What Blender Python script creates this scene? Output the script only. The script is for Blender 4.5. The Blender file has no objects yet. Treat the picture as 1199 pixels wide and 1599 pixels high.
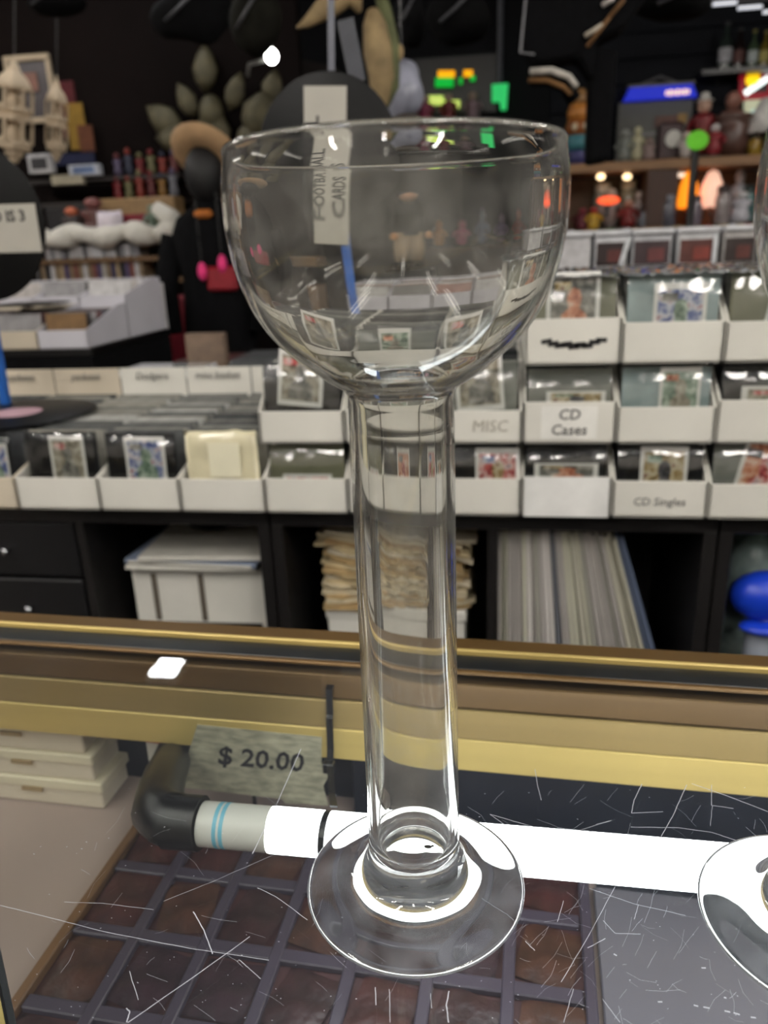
import bpy, bmesh, math, random
from mathutils import Vector, Matrix, noise
random.seed(7)
scn = bpy.context.scene
COL = scn.collection
PI = math.pi
# ------------------------------------------------------------------ camera, light, exposure
FPX, W_, H_ = 1202.0, 1199.0, 1599.0
PITCH, ROLL, YAW = math.radians(18.96), math.radians(-2.22), math.radians(9.2)
ZC = 0.95                                   # height of the glass counter top
CAMH = ZC + 0.3228
def _rz(v, a):
    c, s = math.cos(a), math.sin(a)
    return Vector((c*v[0]-s*v[1], s*v[0]+c*v[1], v[2]))
_fw = Vector((0, math.cos(PITCH), -math.sin(PITCH))); _up = Vector((0, math.sin(PITCH), math.cos(PITCH))); _rt = Vector((1, 0, 0))
CR = _rz(math.cos(ROLL)*_rt + math.sin(ROLL)*_up, YAW)
CU = _rz(-math.sin(ROLL)*_rt + math.cos(ROLL)*_up, YAW)
CF = _rz(_fw, YAW)
CP = Vector((0, 0, CAMH))
cd = bpy.data.cameras.new('camera'); cam = bpy.data.objects.new('camera', cd); COL.objects.link(cam)
cam.matrix_world = Matrix(((CR.x, CU.x, -CF.x, CP.x), (CR.y, CU.y, -CF.y, CP.y), (CR.z, CU.z, -CF.z, CP.z), (0, 0, 0, 1)))
cd.sensor_fit = 'VERTICAL'; cd.sensor_height = 36.0; cd.sensor_width = 27.0
cd.lens = FPX / H_ * 36.0
cd.clip_start = 0.02; cd.clip_end = 60
cd.dof.use_dof = True; cd.dof.focus_distance = 0.40; cd.dof.aperture_fstop = 7.9
scn.camera = cam
wd = bpy.data.worlds.new('world'); scn.world = wd; wd.use_nodes = True
wd.node_tree.nodes['Background'].inputs[0].default_value = (0.9, 0.95, 1, 1)
wd.node_tree.nodes['Background'].inputs[1].default_value = 0.02
scn.view_settings.view_transform = 'Standard'; scn.view_settings.look = 'None'
scn.view_settings.gamma = 1.0; scn.view_settings.use_curve_mapping = False
scn.view_settings.exposure = 0.0
scn.cycles.use_denoising = True
scn.cycles.max_bounces = 16; scn.cycles.transmission_bounces = 14; scn.cycles.transparent_max_bounces = 24
scn.cycles.glossy_bounces = 6; scn.cycles.diffuse_bounces = 4
scn.cycles.caustics_refractive = True; scn.cycles.caustics_reflective = False
scn.cycles.blur_glossy = 0.4; scn.cycles.sample_clamp_indirect = 4.0
CEIL_E, CASE_E = 72.0, 12.0                 # ceiling tubes, display-case tube

# ------------------------------------------------------------------ helpers
def at(px, py, Y):
    """point of the upright plane y = Y behind a photo pixel"""
    d = CF + CR*(px-599.5)/FPX - CU*(py-799.5)/FPX
    return CP + d*(Y/d.y)
def lin(c):
    def g(x):
        x /= 255.0
        return x/12.92 if x <= 0.04045 else ((x+0.055)/1.055)**2.4
    return tuple(g(x) for x in c) + (1.0,)
_mats = {}
def M(name, rgb=(128,128,128), rough=0.55, metal=0.0, var=0.12, scale=18.0, bump=0.0, emit=0.0, coat=0.0, spec=0.5, trans=0.0, stretch=None, bscale=None):
    if name in _mats: return _mats[name]
    m = bpy.data.materials.new(name); m.use_nodes = True
    nt = m.node_tree; b = nt.nodes['Principled BSDF']
    tc = nt.nodes.new('ShaderNodeTexCoord'); mp = nt.nodes.new('ShaderNodeMapping')
    nt.links.new(tc.outputs['Object'], mp.inputs[0])
    if stretch: mp.inputs['Scale'].default_value = stretch
    n = nt.nodes.new('ShaderNodeTexNoise'); n.inputs['Scale'].default_value = scale; n.inputs['Detail'].default_value = 4
    nt.links.new(mp.outputs[0], n.inputs['Vector'])
    mr = nt.nodes.new('ShaderNodeMapRange'); mr.inputs[1].default_value = 0.3; mr.inputs[2].default_value = 0.7
    mr.inputs[3].default_value = 1.0-var; mr.inputs[4].default_value = 1.0+var*0.6
    nt.links.new(n.outputs[0], mr.inputs[0])
    mx = nt.nodes.new('ShaderNodeVectorMath'); mx.operation = 'SCALE'
    mx.inputs[0].default_value = lin(rgb)[:3]
    nt.links.new(mr.outputs[0], mx.inputs['Scale']); nt.links.new(mx.outputs[0], b.inputs['Base Color'])
    b.inputs['Roughness'].default_value = rough; b.inputs['Metallic'].default_value = metal
    b.inputs['Specular IOR Level'].default_value = spec
    b.inputs['Coat Weight'].default_value = coat; b.inputs['Coat Roughness'].default_value = 0.08
    b.inputs['Transmission Weight'].default_value = trans
    if emit:
        b.inputs['Emission Color'].default_value = lin(rgb); b.inputs['Emission Strength'].default_value = emit
    if bump:
        bp = nt.nodes.new('ShaderNodeBump'); bp.inputs['Strength'].default_value = bump; bp.inputs['Distance'].default_value = 0.01
        if bscale:
            n2 = nt.nodes.new('ShaderNodeTexNoise'); n2.inputs['Scale'].default_value = bscale
            nt.links.new(mp.outputs[0], n2.inputs['Vector']); nt.links.new(n2.outputs[0], bp.inputs['Height'])
        else: nt.links.new(n.outputs[0], bp.inputs['Height'])
        nt.links.new(bp.outputs[0], b.inputs['Normal'])
    _mats[name] = m
    return m
def pane_mat(name, tint=(250,252,250), rough=0.0, haze=0.0, f0=0.04, hazecol=(210,215,230)):
    """thin clear sheet: see-through with a Fresnel sheen (and a little dust)"""
    if name in _mats: return _mats[name]
    m = bpy.data.materials.new(name); m.use_nodes = True; nt = m.node_tree; nt.nodes.clear(); N = nt.nodes.new; L = nt.links.new
    out = N('ShaderNodeOutputMaterial'); tr = N('ShaderNodeBsdfTransparent'); tr.inputs[0].default_value = lin(tint)
    gl = N('ShaderNodeBsdfGlossy'); gl.inputs['Roughness'].default_value = rough; gl.inputs[0].default_value = (1,1,1,1)
    geo = N('ShaderNodeNewGeometry'); dp = N('ShaderNodeVectorMath'); dp.operation = 'DOT_PRODUCT'
    L(geo.outputs['Normal'], dp.inputs[0]); L(geo.outputs['Incoming'], dp.inputs[1])
    ab = N('ShaderNodeMath'); ab.operation = 'ABSOLUTE'; L(dp.outputs['Value'], ab.inputs[0])
    om = N('ShaderNodeMath'); om.operation = 'SUBTRACT'; om.inputs[0].default_value = 1.0; L(ab.outputs[0], om.inputs[1])
    pw = N('ShaderNodeMath'); pw.operation = 'POWER'; pw.inputs[1].default_value = 5.0; L(om.outputs[0], pw.inputs[0])
    ma = N('ShaderNodeMath'); ma.operation = 'MULTIPLY_ADD'; ma.inputs[1].default_value = 1-f0; ma.inputs[2].default_value = f0; L(pw.outputs[0], ma.inputs[0])
    mx = N('ShaderNodeMixShader'); L(ma.outputs[0], mx.inputs[0]); L(tr.outputs[0], mx.inputs[1]); L(gl.outputs[0], mx.inputs[2])
    last = mx
    if haze:
        df = N('ShaderNodeBsdfDiffuse'); df.inputs[0].default_value = lin(hazecol)
        tc = N('ShaderNodeTexCoord'); nz = N('ShaderNodeTexNoise'); nz.inputs['Scale'].default_value = 9; nz.inputs['Detail'].default_value = 6
        L(tc.outputs['Object'], nz.inputs['Vector'])
        ml = N('ShaderNodeMath'); ml.operation = 'MULTIPLY'; ml.inputs[1].default_value = haze*2; L(nz.outputs[0], ml.inputs[0])
        m2 = N('ShaderNodeMixShader'); L(ml.outputs[0], m2.inputs[0]); L(mx.outputs[0], m2.inputs[1]); L(df.outputs[0], m2.inputs[2]); last = m2
    L(last.outputs[0], out.inputs[0])
    _mats[name] = m
    return m
def glass_mat(DUST_VEIL=0.05, DC=(0.85, 0.83, 0.78, 1)):
    m = bpy.data.materials.new('vase_glass'); m.use_nodes = True; nt = m.node_tree; b = nt.nodes['Principled BSDF']
    b.inputs['Base Color'].default_value = (0.985, 0.988, 0.965, 1); b.inputs['Roughness'].default_value = 0.0
    b.inputs['Transmission Weight'].default_value = 1.0; b.inputs['IOR'].default_value = 1.5
    tc = nt.nodes.new('ShaderNodeTexCoord'); mp = nt.nodes.new('ShaderNodeMapping'); mp.inputs['Scale'].default_value = (1, 1, 0.25)
    nz = nt.nodes.new('ShaderNodeTexNoise'); nz.inputs['Scale'].default_value = 30; nz.inputs['Detail'].default_value = 1
    nt.links.new(tc.outputs['Object'], mp.inputs[0]); nt.links.new(mp.outputs[0], nz.inputs['Vector'])
    bp = nt.nodes.new('ShaderNodeBump'); bp.inputs['Strength'].default_value = 0.10; bp.inputs['Distance'].default_value = 0.004
    nt.links.new(nz.outputs[0], bp.inputs['Height']); nt.links.new(bp.outputs[0], b.inputs['Normal'])
    # dust and handling marks, with the pale veil of reflections painted in
    df = nt.nodes.new('ShaderNodeBsdfDiffuse'); df.inputs[0].default_value = DC
    tl = nt.nodes.new('ShaderNodeBsdfTranslucent'); tl.inputs[0].default_value = DC
    ad = nt.nodes.new('ShaderNodeMixShader'); ad.inputs[0].default_value = 0.5
    nt.links.new(df.outputs[0], ad.inputs[1]); nt.links.new(tl.outputs[0], ad.inputs[2])
    n2 = nt.nodes.new('ShaderNodeTexNoise'); n2.inputs['Scale'].default_value = 60; n2.inputs['Detail'].default_value = 8
    nt.links.new(tc.outputs['Object'], n2.inputs['Vector'])
    mr = nt.nodes.new('ShaderNodeMapRange'); mr.inputs[1].default_value = 0.38; mr.inputs[2].default_value = 0.66; mr.inputs[3].default_value = DUST_VEIL*0.25; mr.inputs[4].default_value = DUST_VEIL*1.9
    nt.links.new(n2.outputs[0], mr.inputs[0])
    mx = nt.nodes.new('ShaderNodeMixShader'); nt.links.new(mr.outputs[0], mx.inputs[0]); nt.links.new(b.outputs[0], mx.inputs[1]); nt.links.new(ad.outputs[0], mx.inputs[2])
    nt.links.new(mx.outputs[0], nt.nodes['Material Output'].inputs[0])
    return m
def print_mat(name, cols, scale=70.0):
    if name in _mats: return _mats[name]
    m = bpy.data.materials.new(name); m.use_nodes = True; nt = m.node_tree; b = nt.nodes['Principled BSDF']; b.inputs['Roughness'].default_value = 0.35
    tc = nt.nodes.new('ShaderNodeTexCoord'); nz = nt.nodes.new('ShaderNodeTexNoise'); nz.inputs['Scale'].default_value = scale; nz.inputs['Detail'].default_value = 3; nz.inputs['Distortion'].default_value = 0.6
    nt.links.new(tc.outputs['Object'], nz.inputs['Vector'])
    cr = nt.nodes.new('ShaderNodeValToRGB'); nt.links.new(nz.outputs[0], cr.inputs[0]); el = cr.color_ramp.elements
    while len(el) < len(cols): el.new(0.5)
    for i, c in enumerate(cols): el[i].position = 0.33 + 0.34*i/(len(cols)-1); el[i].color = lin(c)
    nt.links.new(cr.outputs[0], b.inputs['Base Color']); _mats[name] = m
    return m
def emis(name, rgb, s): return M(name, rgb, 0.5, var=0.0, emit=s)

class MB:
    def __init__(s): s.v = []; s.f = []
    def add(s, vs, fs, mat=None):
        o = len(s.v)
        s.v += [tuple(mat @ Vector(p)) if mat else tuple(p) for p in vs]
        s.f += [tuple(o+i for i in f) for f in fs]
        return s
    def box(s, c, d, rot=None, top=1.0):
        hx, hy, hz = d[0]/2, d[1]/2, d[2]/2
        vs = [(-hx,-hy,-hz),(hx,-hy,-hz),(hx,hy,-hz),(-hx,hy,-hz),(-hx*top,-hy*top,hz),(hx*top,-hy*top,hz),(hx*top,hy*top,hz),(-hx*top,hy*top,hz)]
        m = Matrix.Translation(c)
        if rot is not None: m = m @ (rot if isinstance(rot, Matrix) else Matrix.Rotation(rot, 4, 'Z'))
        return s.add(vs, [(0,3,2,1),(4,5,6,7),(0,1,5,4),(1,2,6,5),(2,3,7,6),(3,0,4,7)], m)
    def lathe(s, prof, n=24, c=(0,0,0), mat=None, closed=False):
        vs, fs, rings = [], [], []
        for r, z in prof:
            if r < 1e-6: rings.append([len(vs)]); vs.append((c[0], c[1], c[2]+z))
            else:
                rings.append(list(range(len(vs), len(vs)+n)))
                vs += [(c[0]+r*math.cos(2*PI*k/n), c[1]+r*math.sin(2*PI*k/n), c[2]+z) for k in range(n)]
        pr = list(zip(rings, rings[1:])) + ([(rings[-1], rings[0])] if closed else [])
        for a, b in pr:
            for k in range(n):
                k2 = (k+1) % n
                if len(a) == 1 and len(b) == 1: continue
                if len(a) == 1: fs.append((a[0], b[k2], b[k]))
                elif len(b) == 1: fs.append((a[k], a[k2], b[0]))
                else: fs.append((a[k], a[k2], b[k2], b[k]))
        return s.add(vs, fs, mat)
    def tube(s, pts, r, n=10, cap=True):
        pts = [Vector(p) for p in pts]; rs = r if isinstance(r, (list, tuple)) else [r]*len(pts)
        vs, fs = [], []
        t0 = (pts[1]-pts[0]).normalized(); u = t0.orthogonal().normalized()
        for i, p in enumerate(pts):
            t = (pts[min(i+1, len(pts)-1)]-pts[max(i-1, 0)]).normalized()
            u = (u - t*u.dot(t)).normalized(); w = t.cross(u)
            vs += [tuple(p + (u*math.cos(2*PI*k/n) + w*math.sin(2*PI*k/n))*rs[i]) for k in range(n)]
        for i in range(len(pts)-1):
            for k in range(n):
                k2 = (k+1) % n; fs.append((i*n+k, i*n+k2, (i+1)*n+k2, (i+1)*n+k))
        if cap: fs += [tuple(range(n-1, -1, -1)), tuple((len(pts)-1)*n+k for k in range(n))]
        return s.add(vs, fs)
    def ell(s, c, r, nu=14, nv=9, rot=None):
        prof = [(math.sin(PI*i/nv), -math.cos(PI*i/nv)) for i in range(nv+1)]
        m = Matrix.Translation(c) @ (rot or Matrix()) @ Matrix.Diagonal((r[0], r[1], r[2], 1))
        return s.lathe(prof, nu, mat=m)
    def prism(s, poly, y0, y1, mat=None):
        """polygon in x-z pulled along y"""
        n = len(poly)
        vs = [(x, y0, z) for x, z in poly] + [(x, y1, z) for x, z in poly]
        fs = [tuple(range(n)), tuple(range(2*n-1, n-1, -1))] + [((i+1) % n, i, n+i, n+(i+1) % n) for i in range(n)]
        return s.add(vs, fs, mat)
    def mesh(s, name, smooth=False, bevel=0.0, recalc=True):
        me = bpy.data.meshes.new(name); me.from_pydata(s.v, [], s.f)
        bm = bmesh.new(); bm.from_mesh(me)
        if recalc: bmesh.ops.recalc_face_normals(bm, faces=bm.faces)
        if bevel: bmesh.ops.bevel(bm, geom=list(bm.edges), offset=bevel, segments=1, affect='EDGES', profile=0.5)
        bm.to_mesh(me); bm.free()
        if smooth:
            me.polygons.foreach_set('use_smooth', [True]*len(me.polygons))
            if smooth == 'auto':
                try: me.set_sharp_from_angle(angle=math.radians(40))
                except Exception: pass
        return me
    def build(s, name, mat, parent=None, smooth=False, bevel=0.0, recalc=True):
        return link(name, s.mesh(name, smooth, bevel, recalc), mat, parent)
def link(name, me, mat, parent=None):
    if not me.materials: me.materials.append(mat)
    o = bpy.data.objects.new(name, me); COL.objects.link(o)
    if parent: o.parent = parent
    return o
def tag(o, label, cat, group=None):
    o['label'] = label; o['category'] = cat
    if group: o['group'] = group
    return o
def thing(name, label, cat, loc=(0,0,0), rz=0.0, group=None):
    o = bpy.data.objects.new(name, None); COL.objects.link(o); o.empty_display_size = 0.02
    o.location = loc; o.rotation_euler = (0, 0, rz)
    return tag(o, label, cat, group)
def struct(name, mb, mat, **k):
    o = mb.build(name, mat, **k); o['kind'] = 'structure'; return o
def B(c, d, rot=None): return MB().box(c, d, rot)
_tm = {}
def text_mesh(body, size, depth=0.0004, shear=0.0, align='CENTER', bold=0.0):
    cu = bpy.data.curves.new('t', 'FONT'); cu.body = body; cu.size = size; cu.extrude = depth; cu.align_x = align; cu.align_y = 'CENTER'; cu.shear = shear; cu.offset = bold; cu.resolution_u = 2
    o = bpy.data.objects.new('t', cu); COL.objects.link(o)
    bpy.context.view_layer.update()
    me = bpy.data.meshes.new_from_object(o.evaluated_get(bpy.context.evaluated_depsgraph_get()))
    bpy.data.objects.remove(o); me.materials.clear()
    return me
def text(body, size, mat, parent, loc, rot, name='lettering', **k):
    o = link(name, text_mesh(body, size, **k), mat, parent); o.location = loc; o.rotation_euler = rot
    return o
def puffy(w, h, d, n=16, amp=.004, seed=0):
    g = MB(); vs = []
    for side in (-1, 1):
        for i in range(n+1):
            for j in range(n+1):
                u, v = i/n, j/n; e = (4*u*(1-u)*4*v*(1-v))**.35
                q = noise.noise(Vector((u*4+seed, v*4, side)))
                vs.append(((u-.5)*w*(1+.03*noise.noise(Vector((v*5, seed, 1)))), side*(d*e/2+amp*q*e), v*h*(1+.03*noise.noise(Vector((u*5, seed, 2))))))
    N1 = (n+1)**2; I = lambda s, i, j: s*N1+i*(n+1)+j
    fs = [(I(s, i, j), I(s, i+1, j), I(s, i+1, j+1), I(s, i, j+1)) for s in (0, 1) for i in range(n) for j in range(n)]
    for i in range(n):
        fs += [(I(0, i, 0), I(1, i, 0), I(1, i+1, 0), I(0, i+1, 0)), (I(0, i, n), I(0, i+1, n), I(1, i+1, n), I(1, i, n)), (I(0, 0, i), I(0, 0, i+1), I(1, 0, i+1), I(1, 0, i)), (I(0, n, i), I(1, n, i), I(1, n, i+1), I(0, n, i+1))]
    return g.add(vs, fs)
UPR = (PI/2, 0, 0)                            # lettering standing upright, read from -y
ca = math.radians(-2.3)                        # the counter is turned a touch against the shelves
def L(x, v, z):                               # counter frame -> world
    p = _rz((x, v, z), ca); return Vector((p.x, p.y, z))

# ------------------------------------------------------------------ materials
WHITE = M('white_card', (222,219,210), 0.6, var=0.07, scale=9)
CREAM = M('cream_card', (208,196,176), 0.65, var=0.08, scale=8)
BLACKWOOD = M('black_laminate', (26,24,24), 0.42, var=0.25, scale=30, stretch=(1,1,8))
BLACK = M('black_plastic', (14,14,15), 0.35, var=0.2)
BLACKCLOTH = M('black_cloth', (13,13,15), 0.95, spec=.1, var=0.3, scale=40, bump=0.15)
SIGNINK = M('sign_ink', (50,49,48), .7, var=.1)
INK = M('black_ink', (28,27,28), 0.7, var=0.1)
GREYINK = M('grey_ink', (92,90,88), 0.7, var=0.25, scale=60)
GOLD = M('brass_anodised', (200,176,108), 0.42, 0.35, var=0.06, scale=5, stretch=(1,20,20))
GOLD_SHADED = M('brass_shaded', (150,128,80), 0.45, 0.35, var=0.06, scale=5, stretch=(1,20,20))
BRONZE = M('bronze_anodised', (98,74,40), 0.42, 0.4, var=0.08, scale=5, stretch=(1,20,20))
GASKET = M('grey_black_gasket', (26,29,32), 0.4, var=0.3, scale=40)
CLEAR = pane_mat('clear_plastic', (238,240,238), 0.14, f0=0.10)

# ------------------------------------------------------------------ room shell
X0, X1, Y0, Y1, ZT = -4.6, 4.6, -3.6, 6.2, 3.3
wallm = M('dark_slate_wall', (12,13,17), 0.8, spec=.2, var=0.2, scale=3)
struct('floor', B((0, (Y0+Y1)/2, -0.05), (X1-X0, Y1-Y0, 0.1)), M('grey_floor', (92,86,80), 0.45, var=0.3, scale=4))
struct('ceiling', B((0, (Y0+Y1)/2, ZT+0.05), (X1-X0, Y1-Y0, 0.1)), M('black_ceiling', (16,16,18), 0.9, var=0.3))
wb = struct('wall_back', B((0, Y1+0.05, ZT/2), (X1-X0, 0.1, ZT)), wallm)
struct('wall_front', B((0, Y0-0.05, ZT/2), (X1-X0, 0.1, ZT)), M('warm_grey_wall', (205,200,192), 0.8, var=0.2, scale=2))
struct('wall_left', B((X0-0.05, (Y0+Y1)/2, ZT/2), (0.1, Y1-Y0, ZT)), M('dark_brown_wall', (44,32,28), 0.8, var=0.3, scale=2))
struct('wall_right', B((X1+0.05, (Y0+Y1)/2, ZT/2), (0.1, Y1-Y0, ZT)), wallm)
plank = B((0, 0, 0), (3.2, 0.024, 0.15)).mesh('plank', bevel=0.004)
pm = M('slate_siding', (20,22,28), 0.7, spec=.15, var=0.25, scale=3, stretch=(1,1,9))
for k in range(14):
    o = link('plank', plank, pm, wb); o.location = (1.9, Y1-0.012, 1.1+k*0.156)
tb = B((0, 0, 0), (3.6, 0.5, 0.34)).build('ceiling_beam', M('dark_beam', (30,21,17), 0.7, var=0.25)); tb.location = (-2.85, 5.6, 2.62); tb.rotation_euler = (0, math.radians(14), 0)
tag(tb, 'dark brown sloping timber beam high on the left', 'beam'); tb['kind'] = 'structure'; del tb['category']; tb.name = 'trim_1'

# ceiling tube fixtures (they light the shop and glint in the vase)
tubem = emis('fluorescent_tube', (255,250,242), CEIL_E)
fixm = M('fixture_enamel', (190,190,190), 0.4)
fx = [(-3.0,-1.2),(-1.0,-1.5),(1.2,-1.4),(3.2,-1.2),(-3.6,0.8),(-1.3,-0.3),(1.0,-0.3),(3.0,0.8),(-3.9,2.9),(2.6,2.3),(-2.2,-2.9),(0.1,-2.9),(2.3,-2.9)]
where = ['in the left aisle behind the counter','behind the middle of the counter','behind the right end of the counter','in the right aisle behind the counter','over the left aisle','above the left end of the counter','above the right end of the counter','over the right aisle','over the left wall','above the right end of the white bins','by the bright wall, left','by the bright wall, middle','by the bright wall, right']
for k, (x, y) in enumerate(fx):
    t = thing('ceiling_light', 'white twin-tube ceiling light hanging '+where[k], 'ceiling light', (x, y, ZT), 0, 'ceiling tube lights')
    B((0, 0, -0.14), (0.18, 1.22, 0.04)).build('housing', fixm, t, bevel=0.006)
    for s in (-1, 1):
        MB().tube([(s*0.05, -0.58, -0.182), (s*0.05, 0.58, -0.182)], 0.019, 10).build('tube', tubem, t, 'auto')
        MB().tube([(0, s*0.4, 0), (0, s*0.4, -0.12)], 0.006, 6).build('hanger', BLACK, t)
t = thing('ceiling_light', 'square white flood light on the ceiling over the record table', 'ceiling light', (-2.0, 3.87, ZT))
B((0, 0, -0.28), (0.2, 0.2, 0.05)).build('housing', fixm, t, bevel=0.006)
B((0, 0, -0.308), (0.15, 0.17, 0.008)).build('diffuser', emis('flood_glow', (250,252,255), 60), t)
MB().tube([(0, 0, 0), (0, 0, -0.26)], 0.01, 6).build('hanger', BLACK, t)

# ------------------------------------------------------------------ display counter
ctr = thing('display_counter', 'glass-topped display counter with brass-coloured frame under the goblet vases', 'counter', (0, 0, 0), ca)
XL, XR = -1.15, 1.35
pane = pane_mat('counter_glass', (247,249,248), 0.0, haze=0.012)
VB = 0.553                                    # where the glass ends under the rail
gl = MB()
gl.add([(XL, -0.3, ZC), (XR, -0.3, ZC), (XR, VB, ZC), (XL, VB, ZC)], [(0, 1, 2, 3)])
gl.add([(XL, -0.3, ZC-0.006), (XR, -0.3, ZC-0.006), (XR, VB, ZC-0.006), (XL, VB, ZC-0.006)], [(0, 1, 2, 3)])
gl.build('glass_top', pane, ctr)
xm, xl = (XL+XR)/2, XR-XL
B((xm, 0.579, ZC-0.004), (xl, 0.022, 0.016)).build('rail_lip', BRONZE, ctr, bevel=0.002)
B((xm, 0.566, ZC+0.0005), (xl, 0.004, 0.011)).build('rail_edge', GOLD, ctr, bevel=0.0008)
B((xm, 0.5525, ZC-0.0005), (xl, 0.023, 0.005)).build('gasket', GASKET, ctr, bevel=0.001)
B((xm, 0.539, ZC+0.0005), (xl, 0.005, 0.003)).build('gasket_trim', BRONZE, ctr, bevel=0.0008)
B((xm, 0.556, ZC-0.018), (xl, 0.046, 0.022)).build('rail_face', BRONZE, ctr, bevel=0.001)  # face tones, dark to bright, paint in the reflected bands on the rail
B((xm, 0.558, ZC-0.0435), (xl, 0.054, 0.027)).build('rail_face', GOLD_SHADED, ctr, bevel=0.001)
B((xm, 0.560, ZC-0.0725), (xl, 0.058, 0.030)).build('rail_face', GOLD, ctr, bevel=0.001)
B((xm, 0.615, 0.5), (xl, 0.02, 0.78)).build('back_panel', M('blue_black_panel', (22,26,36), 0.35, var=0.15, scale=12), ctr)
B((xm, 0.145, 0.765), (xl, 0.9, 0.01)).build('case_shelf', M('grey_felt', (158,140,132), 0.5, var=0.12, scale=3, coat=0.25), ctr)
B((xm, 0.15, 0.06), (xl, 0.95, 0.12)).build('plinth', BLACKWOOD, ctr, bevel=0.004)
for x in (XL-0.012, XR+0.012):
    B((x, 0.14, 0.535), (0.024, 0.9, 0.83)).build('end_panel', BLACKWOOD, ctr, bevel=0.003)
    B((x, 0.14, ZC-0.006), (0.028, 0.9, 0.02)).build('end_rail', GOLD, ctr, bevel=0.002)
B((xm, -0.30, ZC-0.006), (xl, 0.012, 0.028)).build('front_rail', GOLD, ctr, bevel=0.002)
B((xm, -0.30, 0.535), (xl, 0.006, 0.81)).build('front_pane', pane, ctr)
# slanting corner rail whose gasket shows at the lower left
cm = Matrix.Translation((-0.248, 0.2265, ZC-0.015)) @ Matrix.Rotation(math.radians(-46), 4, 'Z')
MB().box((0, 0, 0), (0.17, 0.020, 0.016), cm).build('corner_rail', GOLD, ctr, bevel=0.002)
MB().box((0, 0.0125, 0.003), (0.17, 0.004, 0.010), cm).build('corner_gasket', GASKET, ctr)

# scratches worn into the glass
sc = MB()
def scratch(pts, w):
    pts = [Vector((p[0], p[1], ZC+0.00025)) for p in pts]
    for a, b in zip(pts, pts[1:]):
        d = (b-a)
        if d.length < 1e-6: continue
        n = Vector((-d.y, d.x, 0)).normalized()*w/2
        sc.add([a-n, b-n, b+n, a+n], [(0, 1, 2, 3)])
def gp(px, py):                               # photo pixel -> counter frame on the glass
    d = CF + CR*(px-599.5)/FPX - CU*(py-799.5)/FPX
    p = CP + d*((ZC-CP.z)/d.z); q = _rz(p, -ca); return (q.x, q.y)
def curve(p, n=7, j=0.0):
    P = [Vector((*gp(*q), 0)) for q in p]; out = []
    for i in range(len(P)-1):
        for k in range(n):
            f = k/n; q = P[i].lerp(P[i+1], f); out.append((q.x+random.uniform(-j, j), q.y+random.uniform(-j, j)))
    out.append((P[-1].x, P[-1].y)); return out
for p, w in [([(200,1597),(300,1528),(390,1463)],.0004), ([(302,1424),(318,1452),(332,1490)],.0005), ([(0,1414),(80,1434),(160,1455),(300,1482),(420,1500)],.00025),
             ([(100,1409),(160,1411),(240,1421)],.0002), ([(470,1170),(435,1250),(394,1334)],.0004), ([(430,1334),(330,1378),(255,1408)],.0002), ([(402,1387),(430,1400),(480,1437)],.0003),
             ([(373,1499),(390,1514),(407,1529)],.0003), ([(765,1272),(810,1285),(850,1297)],.0004), ([(765,1272),(790,1290),(818,1306)],.0003), ([(870,1293),(905,1297),(960,1280),(930,1288)],.00025),
             ([(985,1292),(1060,1293),(1110,1300),(1150,1313)],.0004), ([(1002,1225),(990,1250),(986,1270),(1035,1268)],.0004), ([(1072,1226),(1050,1275),(1026,1318)],.0004), ([(1080,1224),(1140,1245),(1199,1268)],.0004),
             ([(1111,1226),(1111,1258),(1145,1263)],.0003), ([(1112,1258),(1109,1290)],.0002), ([(835,1202),(840,1230),(845,1250)],.0003), ([(960,1385),(920,1460),(876,1534)],.0003),
             ([(880,1407),(870,1440)],.0003), ([(920,1388),(990,1412),(1070,1430)],.0003), ([(942,1438),(960,1458),(1000,1459)],.0003), ([(997,1413),(990,1436)],.0003), ([(917,1481),(945,1466)],.0004),
             ([(700,1597),(697,1570),(701,1548)],.0005), ([(586,1542),(587,1570)],.0004), ([(608,1545),(609,1597)],.0003), ([(672,1552),(674,1575)],.0003), ([(202,1517),(216,1562)],.0003), ([(198,1597),(203,1580),(197,1575)],.0005),
             ([(748,1408),(790,1432),(800,1440)],.0005), ([(940,1560),(968,1597)],.0003), ([(820,1470),(835,1485)],.0004), ([(895,1545),(880,1597)],.00025)]:
    scratch(curve(p, 6, 0.00012), w)
for x0, x1, y0, y1 in [(1083,1090,1570,1572),(1098,1108,1573,1575),(1131,1140,1579,1581),(1145,1155,1582,1585),(1172,1180,1589,1590),(958,963,1490,1493),(1095,1102,1512,1512),(1027,1034,1565,1565),(1130,1134,1558,1559)]:
    scratch(curve([(x0, y0), (x1, y1)], 1), .0007)
R2 = random.Random(3)
for k in range(170):
    x, y = R2.uniform(30, 1190), R2.uniform(1240, 1595)
    if R2.random() < 0.6: x = R2.uniform(800, 1190)
    a, l = R2.choice([R2.uniform(0, PI), -0.95+R2.uniform(-.2, .2), 0.6+R2.uniform(-.2, .2)]), R2.uniform(4, 60)**1.0
    b = R2.uniform(-.2, .2)
    scratch(curve([(x, y), (x+l*.5*math.cos(a), y+l*.5*math.sin(a)), (x+l*math.cos(a+b), y+l*math.sin(a+b))], 3, 0.0001), R2.uniform(.00004, .00012))
for k in range(160):
    x, y = R2.uniform(20, 1195), R2.uniform(1230, 1598)
    scratch(curve([(x, y), (x+R2.uniform(1, 2.5), y+R2.uniform(-1, 1))], 1), R2.uniform(.00015, .00035))
so = sc.build('scratches', M('scratch_white', (190,194,204), 0.4, var=0.1), ctr); so['kind'] = 'stuff'

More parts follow.
